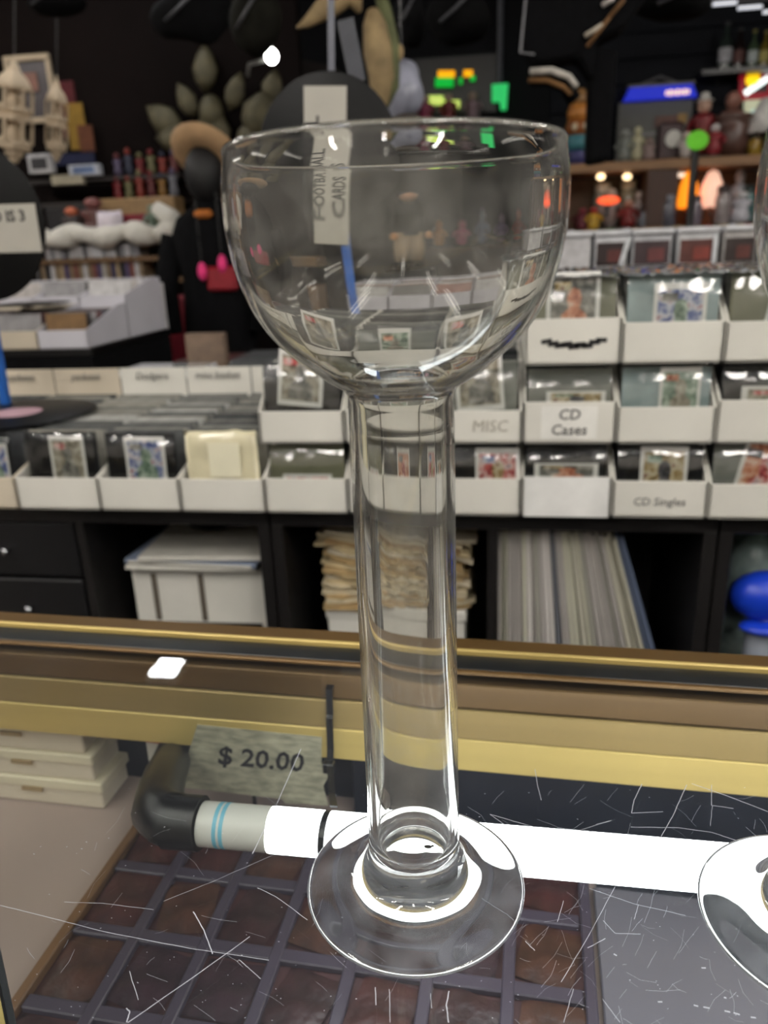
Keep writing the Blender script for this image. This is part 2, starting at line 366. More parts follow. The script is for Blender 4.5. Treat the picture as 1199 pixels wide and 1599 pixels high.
# ------------------------------------------------------------------ glass vases
GLASS = glass_mat(0.045); GLASSF = glass_mat(0.09, (0.80, 0.86, 0.95, 1))
def spl(pts, n):
    """Catmull-Rom through profile points"""
    out = []
    for i in range(len(pts)-1):
        p0, p1, p2, p3 = pts[max(i-1, 0)], pts[i], pts[i+1], pts[min(i+2, len(pts)-1)]
        for k in range(n):
            t = k/n
            out.append(tuple(0.5*((2*b) + (-a+c)*t + (2*a-5*b+4*c-d)*t*t + (-a+3*b-3*c+d)*t**3) for a, b, c, d in zip(p0, p1, p2, p3)))
    out.append(pts[-1]); return out
z = 0.0
# outside, from under the foot up to the lip
under = spl([(0, .0032), (.020, .0030), (.040, .0016), (.0535, .0002), (.0562, .0003), (.0575, .0016), (.0566, .0030), (.052, .0046), (.042, .0074), (.034, .0104), (.0292, .0136), (.0262, .0178), (.0243, .0235), (.0236, .030)], 5)
stem_o = [(.0236, .030)] + [(.0235 - .0008*k/12, .030 + (.250-.030)*k/12) for k in range(1, 13)]
bowl_o = spl([(.0227, .250), (.0225, .258), (.0226, .2635), (.0248, .2668), (.0295, .2698), (.0360, .2745), (.0490, .2858), (.0580, .2985), (.0635, .3125), (.0662, .3265), (.0668, .3385), (.0664, .3480), (.0652, .3560)], 6)
lip = spl([(.0652, .3560), (.0652, .3584), (.0640, .3596), (.0628, .3586), (.0626, .3562)], 4)
bowl_i = spl([(.0626, .3562), (.0644, .3480), (.0648, .3385), (.0642, .3265), (.0615, .3132), (.0560, .2998), (.0470, .2876), (.0345, .2770), (.0270, .2722), (.0215, .2690), (.0196, .2640), (.0192, .258), (.0191, .250)], 6)
stem_i = [(.0191 + .0002*k/12, .250 - (.250-.040)*k/12) for k in range(13)]
floor_i = spl([(.0193, .040), (.0190, .034), (.0176, .0280), (.0140, .0240), (.0080, .0226), (0, .0224)], 5)
NV = 128
def vase(label, loc):
    t = thing('goblet_vase', label, 'vase', loc, 0, 'clear goblet vases on the counter')
    MB().lathe(bowl_o[:-1] + lip[:-1] + bowl_i, NV).build('bowl', GLASS, t, True, recalc=False)
    a = MB(); a.lathe(stem_o, NV); a.lathe(stem_i, NV); a.build('stem', GLASS, t, True, recalc=False)
    a = MB(); a.lathe(under, NV); a.lathe(floor_i, NV); a.build('foot', GLASSF, t, True, recalc=False)
    return t
V1 = vase('tall clear glass goblet vase with full round bowl in the centre', (-0.043, 0.322, ZC+0.0004))
V2 = vase('second clear goblet vase, cut off by the right edge', (0.159, 0.320, ZC+0.0004))
sp = MB().ell((0.007, 0.004, 0.0232), (0.0022, 0.0012, 0.0005), 8, 5); sp.ell((0.0095, 0.0048, 0.0232), (0.0009, 0.0007, 0.0004), 6, 4)
sp.build('speck', M('dark_speck', (52,46,36), 0.9), V1)

# ------------------------------------------------------------------ inside the case
lamp = thing('tube_lamp', 'glowing fluorescent tube lying inside the counter behind the vase', 'lamp', L(-0.24, 0.40, 0.90), ca)
def lt(x0, x1, r, n=24): return MB().tube([(x0, (x0)*0.030, 0), (x1, x1*0.030, 0)], r, n)
lt(0.072, 1.20, 0.0150).build('glowing_tube', emis('case_tube_glow', (250,252,255), CASE_E), lamp, 'auto')
lt(0.022, 0.071, 0.0150).build('end_cap', M('white_tube_end', (216,216,210), 0.35), lamp, 'auto')
for x in (0.034, 0.0385): lt(x, x+0.0028, 0.0152).build('ring', M('cyan_print', (120,190,215), 0.4), lamp, 'auto')
lt(-0.004, 0.021, 0.0185).build('socket', BLACK, lamp, 'auto')
MB().tube([(0.008, 0, 0), (-0.006, 0.002, 0.0), (-0.018, 0.012, -0.004), (-0.034, 0.045, -0.016), (-0.054, 0.09, -0.036), (-0.070, 0.13, -0.054), (-0.088, 0.19, -0.066)], [.0185,.0185,.0185,.018,.0175,.017,.017], 16).build('elbow', BLACK, lamp, True)
lt(1.20, 1.26, 0.0150).build('end_cap', _mats['white_tube_end'], lamp, 'auto')
B((1.27, 0.038, -0.07), (0.03, 0.03, 0.2)).build('socket', BLACK, lamp)

bb_ = B((0, 0, .043), (1.40, .012, .086)).build('backing_board', M('navy_board', (24,28,38), .4, var=.2, scale=20), None, bevel=.001)
bb_.location = L(.545, .575, .7705); bb_.rotation_euler.z = ca; tag(bb_, 'dark navy board standing behind the glowing tube', 'board')
mt_ = B((0, 0, .001), (1.40, .155, .002)).build('display_mat', M('navy_mat', (26,29,38), .55, var=.2, scale=20)); mt_.location = L(.760, .485, .7705); mt_.rotation_euler.z = ca; tag(mt_, 'dark navy mat under the tube lamp', 'mat')
mt2 = B((0, 0, .001), (.40, .022, .002)).build('display_mat', _mats['navy_mat']); mt2.location = L(-.145, .5545, .7705); mt2.rotation_euler.z = ca; tag(mt2, 'narrow navy mat strip behind the divided tray', 'mat')
tie = thing('cable_tie', 'black cable tie strapped over the brass rail and tube lamp', 'cable tie', L(-0.160, 0.52, ZC-0.09), ca)
MB().add([(x+ox+.03*(z-.04), y, z) for (ox, y, z) in ((0, .0135, .073), (0, .0085, .072), (0, .0085, .048), (0, .0065, .046), (0, .0065, .016), (0, .004, .006), (.010, -.03, .0), (.030, -.0975, .046)) for x in (-.0028, .0028)],
         [(2*i, 2*i+1, 2*i+3, 2*i+2) for i in range(7)]).build('strap', BLACK, tie)
B((-0.0015, 0.001, 0.002), (0.0095, 0.008, 0.010)).build('head', BLACK, tie, bevel=0.001)
lp = MB(); rr = 0.0156
lp.add([(x, -0.1175+rr*math.cos(a), 0.040+rr*math.sin(a)) for a in [2*PI*k/20 for k in range(20)] for x in (.0278, .0322)], [(2*k, 2*k+1, (2*k+3) % 40, (2*k+2) % 40) for k in range(20)])
lp.build('loop', BLACK, tie)
for o in tie.children:
    if o.name.startswith(('strap', 'loop')): m = o.modifiers.new('thick', 'SOLIDIFY'); m.thickness = 0.0012

# torn grey price card, leaning against the back
pc = thing('price_card', 'torn mottled grey price card reading $20.00 beside the tube lamp', 'price tag', L(-0.237, 0.530, 0.806), ca)
poly = [(-.074,.012),(-.066,.022),(-.069,.030),(-.058,.044),(-.052,.060),(-.044,.080),(.068,.078),(.066,.052),(.072,.040),(.066,.028),(.069,.008),(.030,.006),(.028,.010)]
MB().prism(poly, 0, 0.0015).build('card', M('mottled_grey_paper', (158,154,132), 0.6, var=0.45, scale=60, stretch=(1,1,3)), pc)
text('$ 20.00', 0.026, INK, pc, (0.010, -0.0008, 0.050), UPR, shear=0.2, bold=0.0004)
MB().tube([(0.0, 0.0035, -0.036), (0.0, 0.0035, 0.06)], 0.002, 6).build('stand', BLACK, pc)

# stack of cream boxes at the left
zb = 0.7705
for k, (h, w, dx, lab) in enumerate([(.031, .30, .004, 'cream flat box at the bottom of the stack in the counter'), (.030, .30, -.002, 'cream flat box in the middle of the stack in the counter'), (.032, .30, -.008, 'cream flat box on top of the stack in the counter')]):
    t = thing('flat_box', lab, 'box', L(-0.548+dx, 0.568, zb), ca+0.01*k, 'cream boxes in the counter')
    B((0, 0, h*.36), (w-.006, .048, h*.72)).build('tray', CREAM, t, bevel=.0015)
    B((0, 0, h*.80), (w, .052, h*.36)).build('lid', M('ivory_card', (214,204,178), .6, var=.1, scale=7), t, bevel=.0015)
    B((.075, -.0265, h*.58), (.022, .002, .004)).build('tab', M('tan_tape', (150,128,92), .6), t)
    zb += h*0.985
t = thing('swing_tag', 'small white tag with red top behind the cable in the counter', 'tag', L(-0.348, 0.57, 0.7705), ca)
B((0, 0, .048), (.018, .002, .03)).build('tag_card', WHITE, t)
B((0, 0, .0665), (.018, .0024, .008)).build('red_top', M('red_print', (176,60,50), .5), t)
MB().tube([(0, .002, 0), (0, .002, .045)], .0012, 6).build('stem', BLACK, t)

# compartment tray with dark red contents
tray = thing('divided_tray', 'shallow wooden tray with dividers coloured as lavender reflections holding dark red pouches', 'tray', L(0, 0, 0.7705), ca)
wood = M('tray_wood', (104,74,46), .5, var=.2, scale=12)
lav = M('lavender_reflection', (60,53,66), .4, var=.1, scale=10)  # reflection off the plastic, put into the divider colour
tx0, tx1, tv0, tv1 = -0.347, 0.049, 0.08, 0.536
B(((tx0+tx1)/2, (tv0+tv1)/2, .002), (tx1-tx0, tv1-tv0, .004)).build('base', M('tray_base', (64,34,34), .6), tray)
for x in (tx0, tx1): B((x, (tv0+tv1)/2, .006), (.008, tv1-tv0+.01, .012)).build('rim', wood if x == tx0 else lav, tray, bevel=.001)
for v in (tv0, tv1): B(((tx0+tx1)/2, v, .006), (tx1-tx0, .010, .012)).build('rim', wood, tray, bevel=.001)
cols = [tx0 + (tx1-tx0)*k/7 for k in range(8)]; rows = [tv1 - .064*k for k in range(8)]
for x in cols[1:-1]: B((x, (tv0+tv1)/2, .0075), (.009, tv1-tv0-.01, .007)).build('divider', lav, tray, bevel=.001)
for v in rows[1:]: B(((tx0+tx1)/2, v, .0070), (tx1-tx0-.01, .011, .006)).build('divider', lav, tray, bevel=.001)
pmats = [M('pouch_%s' % n, c, .4, var=.6, scale=45, bump=.3) for n, c in (('maroon', (46,24,26)), ('rust', (62,36,26)), ('plum', (42,24,32)), ('brick', (58,28,27)))]
pouch = puffy(.043, .051, .004, 8, .0015, 5); pouch.v = [(x, z-.0255, y) for x, y, z in pouch.v]; pouch = pouch.mesh('pouch', True)
for i in range(7):
    for j in range(7):
        me = pouch.copy(); me.materials.clear()
        o = link('pouch', me, random.choice(pmats), tray)
        o.location = ((cols[i]+cols[i+1])/2, rows[j]-.032, .0065); o.rotation_euler = (random.uniform(-.05, .05), random.uniform(-.05, .05), random.uniform(-.3, .3)); o.scale = (1, random.uniform(.9, 1.08), 1)
sh = B((0, 0, .004), (.30, .42, .008)).build('display_card', M('slate_grey_card', (92,90,98), .35, var=.1, scale=5), None, bevel=.001)
sh.location = L(.207, .30, .7705); sh.rotation_euler.z = ca
tag(sh, 'plain slate grey card lying right of the divided tray', 'card')

# ------------------------------------------------------------------ cube shelves behind the counter
YS, DS, ZS = 1.235, 0.39, 0.852
def cube_unit(label, xa, xb, inner, drawers=()):
    u = thing('cube_shelf', label, 'shelf', ((xa+xb)/2, YS+DS/2, 0), 0, 'black cube shelves')
    cx = (xa+xb)/2; w = xb-xa
    B((0, 0, ZS-.019), (w, DS, .038)).build('top_board', BLACKWOOD, u, bevel=.001)
    B((0, 0, .06), (w-.04, DS, .04)).build('bottom_board', BLACKWOOD, u, bevel=.001)
    B((0, DS/2-.004, ZS/2), (w-.04, .006, ZS-.1)).build('back_panel', BLACKWOOD, u)
    for x in (xa+.0105, xb-.0105): B((x-cx, 0, (ZS-.038)/2), (.021, DS, ZS-.038)).build('side_board', BLACKWOOD, u, bevel=.001)
    for x in inner: B((x-cx, -.004, .447), (.016, DS-.02, .734)).build('divider', BLACKWOOD, u, bevel=.001)
    B((0, -.004, .44), (w-.044, DS-.02, .016)).build('shelf_board', BLACKWOOD, u, bevel=.001)
    for (x0, x1, z0, z1, kx) in drawers:
        d = B(((x0+x1)/2-cx, -DS/2+.012, (z0+z1)/2), (x1-x0-.004, .018, z1-z0-.006)).build('drawer', M('black_drawer', (20,20,22), .4), u, bevel=.002)
        MB().lathe([(0, 0), (.004, 0), (.004, .008), (.008, .012), (.0075, .018), (0, .020)], 14, mat=Matrix.Translation((kx-cx, -DS/2+.003, (z0+z1)/2)) @ Matrix.Rotation(PI/2, 4, 'X')).build('knob', M('steel', (190,190,195), .2, 1.0), d, True)
    return u
cube_unit('black cube shelf with knobbed drawers at the left end', -1.16, -0.408, [-.774], [(-1.14, -.784, .70, .812, -.925), (-1.14, -.784, .575, .698, -.90), (-1.14, -.784, .45, .573, -.90)])
cube_unit('black cube shelf holding old papers and magazines in the middle', -0.404, 0.347, [-.015])
cube_unit('black cube shelf with coloured plastic things at the right end', 0.351, 1.10, [.73])
ZB = .448                                     # floor of the upper cubes

# white box with folders on it, left cube
t = thing('storage_box', 'white cardboard storage box with slot handles in the left cube', 'box', (-.585, 1.44, ZB), 0.03)
B((0, 0, .125), (.27, .28, .25)).build('carton', WHITE, t, bevel=.002)
for x in (-.09, .005): B((x, -.1405, .19), (.011, .003, .10)).build('slot', M('slot_shadow_card', (92,84,74), .8), t)
B((.02, -.1405, .13), (.2, .003, .012)).build('torn_strip', BLACK, t)
for k, (rgb, ang, dz, w, lab) in enumerate([((205,202,192), .02, .252, .26, 'white folder lying lowest on the storage box'), ((128,140,162), -.05, .262, .27, 'blue grey folder lying on the storage box'), ((214,210,200), .06, .273, .25, 'white folder slanting on top of the blue grey folder')]):
    f = thing('folder', lab, 'folder', (-.59+.01*k, 1.42, ZB+dz+.003), ang, 'folders on the storage box')
    B((0, 0, .004), (w, .28, .008)).build('cover', M('folder_%d' % k, rgb, .5), f, bevel=.001)
    B((0, -.141, .004), (w-.02, .002, .005)).build('page_edge', WHITE, f)
t = thing('black_bag', 'black folded bag stuffed above the folders in the left cube', 'bag', (-.53, 1.46, ZB+.284), 0)
MB().ell((0, 0, .04), (.10, .10, .03), 14, 8).ell((-.05, -.02, .03), (.07, .08, .022), 12, 7).build('cloth', BLACKCLOTH, t, True)
MB().tube([(-.06, -.09, .05), (-.02, -.11, .064), (.04, -.1, .05)], .006, 6).build('strap', BLACK, t, True)

# white box and old newspapers, middle-left cube
t = thing('storage_box', 'plain white box under the yellowed newspapers', 'box', (-.195, 1.43, ZB), 0)
B((0, 0, .09), (.26, .28, .18)).build('carton', WHITE, t, bevel=.002)
B((0, 0, .172), (.266, .286, .022)).build('lid', WHITE, t, bevel=.002)
zz = ZB+.184
ncol = [(196,178,140), (178,152,108), (206,192,160), (160,132,92), (188,166,124), (214,202,176)]
nm = [M('newsprint_%d' % i, c, .8, var=.25, scale=25, bump=.2) for i, c in enumerate(ncol)]
for k in range(21):
    g = MB(); w, d = random.uniform(.235, .29), .26; h = random.uniform(.003, .008); n = 8
    pts = [(-w/2+w*i/n, random.uniform(-.004, .004)) for i in range(n+1)]
    top = []
    vs = []
    for i, (x, e) in enumerate(pts):
        curl = (.0012*k)*((i/n-.5)*2)**4*(.5 if i < n/2 else -.35) + random.uniform(-.0004, .0004)
        for y in (-d/2+random.uniform(-.012, .008), d/2):
            vs += [(x, y, curl), (x, y, curl+h)]
    fs = []
    for i in range(n):
        a, b = 4*i, 4*(i+1)
        fs += [(a, b, b+1, a+1), (a+2, a+3, b+3, b+2), (a+1, b+1, b+3, a+3), (a, a+2, b+2, b)]
    fs += [(0, 1, 3, 2), (4*n, 4*n+2, 4*n+3, 4*n+1)]
    g.add(vs, fs)
    o = g.build('newspaper', random.choice(nm)); o.location = (-.195+random.uniform(-.012, .012), 1.42, zz); o.rotation_euler.z = random.uniform(-.06, .06)
    tag(o, 'yellowed folded newspaper in the ragged pile behind the vase stem', 'newspaper', 'old newspapers in the middle cube')
    zz += h+.0015

# magazines, leaning more towards the right
x = -.003; k = 0
while x < .318:
    th = random.choice([.004, .005, .006, .007, .009]); f = max(0, x/.318)
    lean = -math.radians(.5 + 18*f**1.3); hh = random.uniform(.346, .364)
    if x > .295: rgb = (86,96,118)
    else:
        v = random.uniform(165, 226); rgb = (v, v-random.uniform(2, 6), v-random.uniform(8, 22))
        if random.random() < .07: rgb = (96,98,104)
    key = 'magazine_%d' % (int(rgb[0]/12)*12)
    mm = M(key, rgb, .45, var=.1, scale=40, stretch=(30,1,1))
    o = B((th/2, 0, hh/2), (th, .22, hh)).build('magazine', mm, bevel=.0006)
    o.location = (x + .0 + .0*f, 1.385+random.uniform(0, .012), ZB+.001+abs(math.sin(lean))*th); o.rotation_euler.y = lean
    lab = 'pale magazine standing in the tight upright row in the middle cube'
    if rgb == (86,96,118): lab = 'blue grey magazine at the right end of the leaning row'
    tag(o, lab, 'magazine', 'magazines in the middle cube')
    nx = x + (th+.0006)/math.cos(lean); ln = -math.radians(.5 + 18*max(0, nx/.318)**1.3)
    x = nx + .355*(math.tan(-ln)-math.tan(-lean)); k += 1
# right cube: coloured plastic things
t = thing('plastic_bag', 'crumpled clear plastic bag in the right cube', 'bag', (.47, 1.435, ZB), 0)
g = MB().ell((0, 0, .16), (.09, .09, .16), 18, 12); g.v = [tuple(Vector(p)*(1+.12*noise.noise(Vector(p)*22))) for p in g.v]
g.build('film', M('milky_plastic', (150,168,166), .25, var=.5, scale=20, bump=.4), t, True)
t = thing('green_packet', 'lime green packet on top in the right cube', 'packet', (.475, 1.42, ZB+.325), .3)
B((0, 0, .02), (.12, .12, .04)).build('wrap', M('lime_green', (96,170,30), .35, var=.3), t, bevel=.008)
B((0, -.061, .02), (.06, .002, .02)).build('label', M('pale_green', (190,215,150), .4), t)
t = thing('blue_hat', 'round bright blue hat in the right cube', 'hat', (.455, 1.285, ZB+.02), 0)
MB().ell((0, 0, .215), (.065, .04, .045), 20, 12).build('crown', M('bright_blue', (24,62,200), .35), t, True)
MB().lathe([(.03, 0), (.03, .17), (.02, .18)], 14).build('stand', M('glass_grey', (150,155,165), .2), t, True)
MB().ell((0, -.02, .165), (.05, .03, .012), 14, 7).build('brim', _mats['bright_blue'], t, True)
o = B((0, 0, .001), (.2, .12, .002)).build('paper_sheet', WHITE); o.location = (.47, 1.31, ZB+.001); tag(o, 'white paper sheet lying at the front of the right cube', 'paper')

# ------------------------------------------------------------------ white card boxes on the shelves
def card_box(label, xa, xb, z0, lip, full, yf=1.2, yb=1.62, flap=None, mat=None, cut=.10, group='white card boxes'):
    m = mat or WHITE
    t = thing('card_box', label, 'box', ((xa+xb)/2, (yf+yb)/2, z0), 0, group)
    w = xb-xa-.003; dy = yb-yf; h = dy/2; T = .003
    B((0, 0, T/2), (w, dy, T)).build('base', m, t)
    B((0, -h+T/2, lip/2), (w, T, lip)).build('front_panel', m, t, bevel=.0008)
    for s in (-1, 1):
        MB().prism([(-h, 0), (h, 0), (h, full), (-h+cut, full), (-h, lip)], -T/2, T/2, Matrix.Translation((s*(w/2-T/2), 0, 0)) @ Matrix.Rotation(PI/2, 4, 'Z')).build('side_panel', m, t)
    fh = flap or full
    B((0, h-T/2, fh/2), (w, T, fh)).build('back_panel', m, t, bevel=.0008)
    return t
plas = [M('sleeve_%d' % i, c, .18, var=.25, scale=30, coat=.4) for i, c in enumerate([(96,98,98), (128,128,124), (70,72,74), (150,148,140), (40,42,44), (176,176,172)])]
slv = {}
def sleeves(label, group, xa, xb, z0, h, y0, y1, n, tone=None, name='plastic_sleeve', cat='sleeve'):
    w = round(xb-xa-.014, 3)
    for k in range(n):
        mi = random.choice(tone or range(len(plas)))
        key = (w, round(h, 3), mi)
        if key not in slv: slv[key] = B((0, 0, h/2), (w, .0022, h)).mesh('plastic_sleeve')
        o = link(name, slv[key], plas[mi]); o.location = ((xa+xb)/2+random.uniform(-.001, .001), y0+(y1-y0)*(k+.5)/n, z0+.0035)
        o.rotation_euler.x = -.04+random.uniform(-.012, .012); o.scale.z = random.uniform(.97, 1.0)
        tag(o, label, cat, group)
pics = [print_mat('print_%d' % i, c) for i, c in enumerate([
    [(84,78,66), (150,142,126), (190,184,170)], [(110,30,40), (190,90,88), (222,196,190), (70,70,110)], [(50,62,120), (96,110,160), (206,206,214), (150,50,60)], [(60,60,58), (120,118,112), (176,172,164)],
    [(92,76,40), (160,136,92), (206,196,170), (120,60,50)], [(70,92,76), (130,150,132), (206,212,200)], [(150,80,56), (206,140,110), (224,206,190)], [(36,36,40), (84,82,86), (140,136,134)]])]
def front_card(label, cx, y, z0, w, h, back, card=None, pic=0, film=True, tilt=0.0, cardz=0.0, disc=False, group='cards at the box fronts'):
    """a sleeve with a trading card in it, standing first in its box"""
    t = thing('sleeved_card', label, 'card', (cx, y, z0+.0035), 0, group)
    t.rotation_euler.x = -.05
    B((0, .004, h/2), (w, .002, h)).build('backing', back, t)
    if disc: MB().lathe([(0, 0), (min(w*.46, h*.47), 0), (min(w*.46, h*.47), .0015), (0, .0015)], 32, mat=Matrix.Translation((0, .003, h*.5)) @ Matrix.Rotation(PI/2, 4, 'X')).build('black_disc', BLACK, t)
    if card:
        cw, ch, ox = card; rt = Matrix.Translation((ox, 0, cardz+ch/2)) @ Matrix.Rotation(tilt, 4, 'Y')
        c = MB().box((0, 0, 0), (cw, .0008, ch), rt).build('picture_card', M('card_border', (226,224,220), .35), t)
        MB().box((0, -.0006, 0), (cw*.84, .0006, ch*.82), rt).build('picture', pics[pic], c)
        MB().prism([(-.26*cw, -.38*ch), (.30*cw, -.38*ch), (.26*cw, -.12*ch), (.12*cw, -.02*ch), (.16*cw, .12*ch), (.12*cw, .24*ch), (0, .28*ch), (-.10*cw, .22*ch), (-.12*cw, .10*ch), (-.08*cw, -.02*ch), (-.22*cw, -.12*ch)], -.0013, -.0009, rt).build('portrait', pics[(pic+3) % 8], c)
        MB().box((-cw*.2, -.0011, ch*.3), (cw*.3, .0004, ch*.12), rt).build('caption', pics[(pic+1) % 8], c)
    if film:
        n = 14; vs = []
        for i in range(n+1):
            for j in range(n+1):
                vs.append((-w/2+w*i/n, -.0075+.012*max(0, (j/n-.62)/.38)**2+.0022*noise.noise(Vector((i*.7+cx*40, j*.7, z0*9))), h*j/n))
        MB().add(vs, [(i*(n+1)+j, (i+1)*(n+1)+j, (i+1)*(n+1)+j+1, i*(n+1)+j+1) for i in range(n) for j in range(n)]).build('clear_sleeve', CLEAR, t, True)
    return t
DARK = M('dark_sleeve', (26,27,29), .3, var=.3); GREYS = M('grey_sleeve', (120,122,116), .3, var=.3, scale=12); OLIVE = M('olive_sleeve', (112,112,92), .35, var=.25, scale=10); PALE = M('pale_blue_sleeve', (150,166,168), .25, var=.35, scale=14)
ZL = ZS
XB = [-1.18, -1.02, -.858, -.70, -.55, -.398]
flapt = ['', 'Yankees', 'Yankees', 'YANKEES', 'MISC BASKET']
names = ['leftmost', 'second from left', 'third from left', 'fourth from left', 'fifth from left']
ftx = [None, 'yankees', 'yankees', 'Dodgers', 'misc basket']
for k in range(5):
    b = card_box('open white card box, %s in the low row on the shelf' % names[k], XB[k], XB[k+1], ZL, .058, .10, yb=1.64, flap=.185, mat=CREAM if k < 2 else WHITE, cut=.16)
    b.children[0].name = b.children[0].name
    text({0: 'yankees', 1: 'yankees', 2: 'Dodgers', 3: 'misc basket', 4: 'cards'}[k], .022, GREYINK, b, (0, .2155-.0045, .168), UPR, shear=.2)
    sleeves('clear plastic card sleeve packed in the %s low white box' % names[k], 'sleeves in the low white boxes', XB[k], XB[k+1], ZL, .128, 1.25, 1.625, 26, (0, 1, 3, 5) if k in (2, 3) else (0, 1, 2, 3), )
front_card('sleeved card with blue picture at the far left box front', -.94, 1.222, ZL, .13, .125, DARK, (.05, .075, .035), 2, cardz=.035)
front_card('white-bordered portrait card before a black disc, second box in view', -.775, 1.222, ZL, .135, .13, DARK, (.066, .092, .012), 0, cardz=.032, disc=True)
front_card('sleeved card with blue and red picture, third box in view', -.625, 1.222, ZL, .13, .128, DARK, (.074, .088, .008), 2, cardz=.034, disc=True)
t = thing('plastic_packet', 'glossy cream plastic packet standing in the low box beside the stem', 'packet', (-.472, 1.215, ZL+.004), .04)
puffy(.125, .135, .022, seed=3).build('wrap', M('cream_film', (216,208,176), .16, var=.15, scale=14, coat=.6), t, True)
B((.008, -.0135, .088), (.055, .001, .06)).build('inner_card', M('ivory_insert', (238,232,205), .2, coat=.5, var=.05), t)

# vinyl record lying on the low boxes
def record(parent, r, mat4, label_rgb=None):
    MB().lathe([(0, -.001), (r*.97, -.0014), (r, 0), (r*.97, .0014), (r*.36, .001), (r*.34, .0016), (0, .0016)], 48, mat=mat4).build('disc', M('vinyl_black', (9,9,10), .4, var=.15, scale=60, spec=.15), parent, 'auto')
    if label_rgb: MB().lathe([(0, .0016), (r*.32, .0016), (r*.32, .0024), (0, .0024)], 32, mat=mat4).build('centre_label', M('pink_label', label_rgb, .6), parent, 'auto')
t = thing('vinyl_record', 'black vinyl record lying flat on the low boxes at left', 'record', (-.955, 1.385, ZL+.136), 0)
record(t, .15, Matrix(), (186,150,160))

# stacked boxes from the stem to the right edge
def lipt(body, size, t, lip, mat=GREYINK, dx=0.0, dz=0.0, dy=.0008):
    return text(body, size, mat, t, (dx, -(1.62-1.2)/2-dy, lip/2+dz), UPR, shear=.15)
XC = [-.398, -.254, -.087, .030, .172, .317, .46]
colw = ['left of the stem', 'behind the stem', 'just right of the stem', 'in the CD Cases column', 'in the CD Singles column', 'at the right edge']
z1, z2, z3, z4 = ZL, ZL+.121, ZL+.243, ZL+.36
rowname = ['bottom', 'middle', 'top']
fl = [dict(back=OLIVE, card=(.085, .06, .0), pic=1, cardz=.0), dict(back=DARK, card=(.05, .09, .01), pic=6, cardz=.012), dict(back=DARK, card=(.07, .095, .02), pic=1, cardz=.01, disc=True), dict(back=DARK, card=(.10, .03, .0), pic=3, cardz=.05, disc=True), dict(back=DARK, card=(.072, .10, .006), pic=4, cardz=.008, disc=True), dict(back=GREYS, card=(.075, .11, .01), pic=6, cardz=.01, tilt=.2)]
mid = [dict(back=DARK, card=(.075, .09, .0), pic=0, cardz=.055, tilt=.1), dict(back=GREYS, card=(.06, .08, .0), pic=5, cardz=.05), dict(back=GREYS, card=(.075, .10, -.01), pic=0, cardz=.045, tilt=-.08), dict(back=GREYS, card=(.09, .03, .01), pic=4, cardz=.045), dict(back=PALE, card=(.06, .08, .02), pic=5, cardz=.03), dict(back=DARK, card=(.11, .05, .02), pic=0, cardz=.03)]
top = [None, None, None, dict(back=OLIVE, card=(.078, .10, .0), pic=3, cardz=.03), dict(back=PALE, card=(.075, .10, .01), pic=2, cardz=.01), dict(back=OLIVE, card=(.06, .11, .02), pic=2, cardz=.03, tilt=.15)]
lips = [[.060, .062, .062, .066, .060, .056], [.053, .055, .052, .065, .056, .066], [0, 0, 0, .068, .060, .058]]
for c in range(6):
    xa, xb = XC[c], XC[c+1]
    for r in range(3):
        spec = (fl, mid, top)[r][c]
        if spec is None: continue
        z0 = (z1, z2, z3)[r]
        b = card_box('%s white card box %s' % (rowname[r], colw[c]), xa, xb, z0, lips[r][c], .1195, yb=1.62, cut=.09)
        h = .114 if r < 2 and not (r == 1 and c < 3) else .128
        front_card('sleeved picture card fronting the %s box %s' % (rowname[r], colw[c]), (xa+xb)/2, 1.214, z0, xb-xa-.016, h-.004, **spec)
        sleeves('clear sleeve standing inside the %s box %s' % (rowname[r], colw[c]), 'sleeves in the stacked white boxes', xa, xb, z0, h-.006, 1.235, 1.61, 8 if r < 2 else 12, (0, 1, 2, 4))
        if (r, c) == (1, 3):
            B((0, -.2106, .033), (.085, .0006, .052)).build('paper_label', M('label_paper', (232,230,224), .5), b)
            text('CD', .023, GREYINK, b, (0, -.2113, .045), UPR, shear=.1, bold=.0003); text('Cases', .023, GREYINK, b, (0, -.2113, .021), UPR, shear=.1, bold=.0003)
        if (r, c) == (0, 4): text('CD Singles', .018, GREYINK, b, (0, -.2106, .026), UPR, shear=.1)
        if (r, c) == (1, 2): text('MISC', .026, M('faint_ink', (168,162,150), .7), b, (.008, -.2106, .027), UPR, shear=.1)
        if (r, c) == (0, 3): B((0, -.2107, .033), (.132, .0008, .067)).build('paper_label', M('scalloped_paper', (236,235,232), .5), b)
        if (r, c) == (2, 3):
            g = MB()
            for i in range(9):
                u = i/8; g.box((-.038+.08*u, -.2107, .034-.006*math.sin(u*PI)+.002*random.uniform(-1, 1)), (.016, .0006, .009*(1-.6*abs(u-.5))), Matrix.Rotation(-.08+.2*(u-.5), 4, 'Y'))
            g.build('handle_shadow', INK, b)  # dark arc painted on as the shadow at the box handle
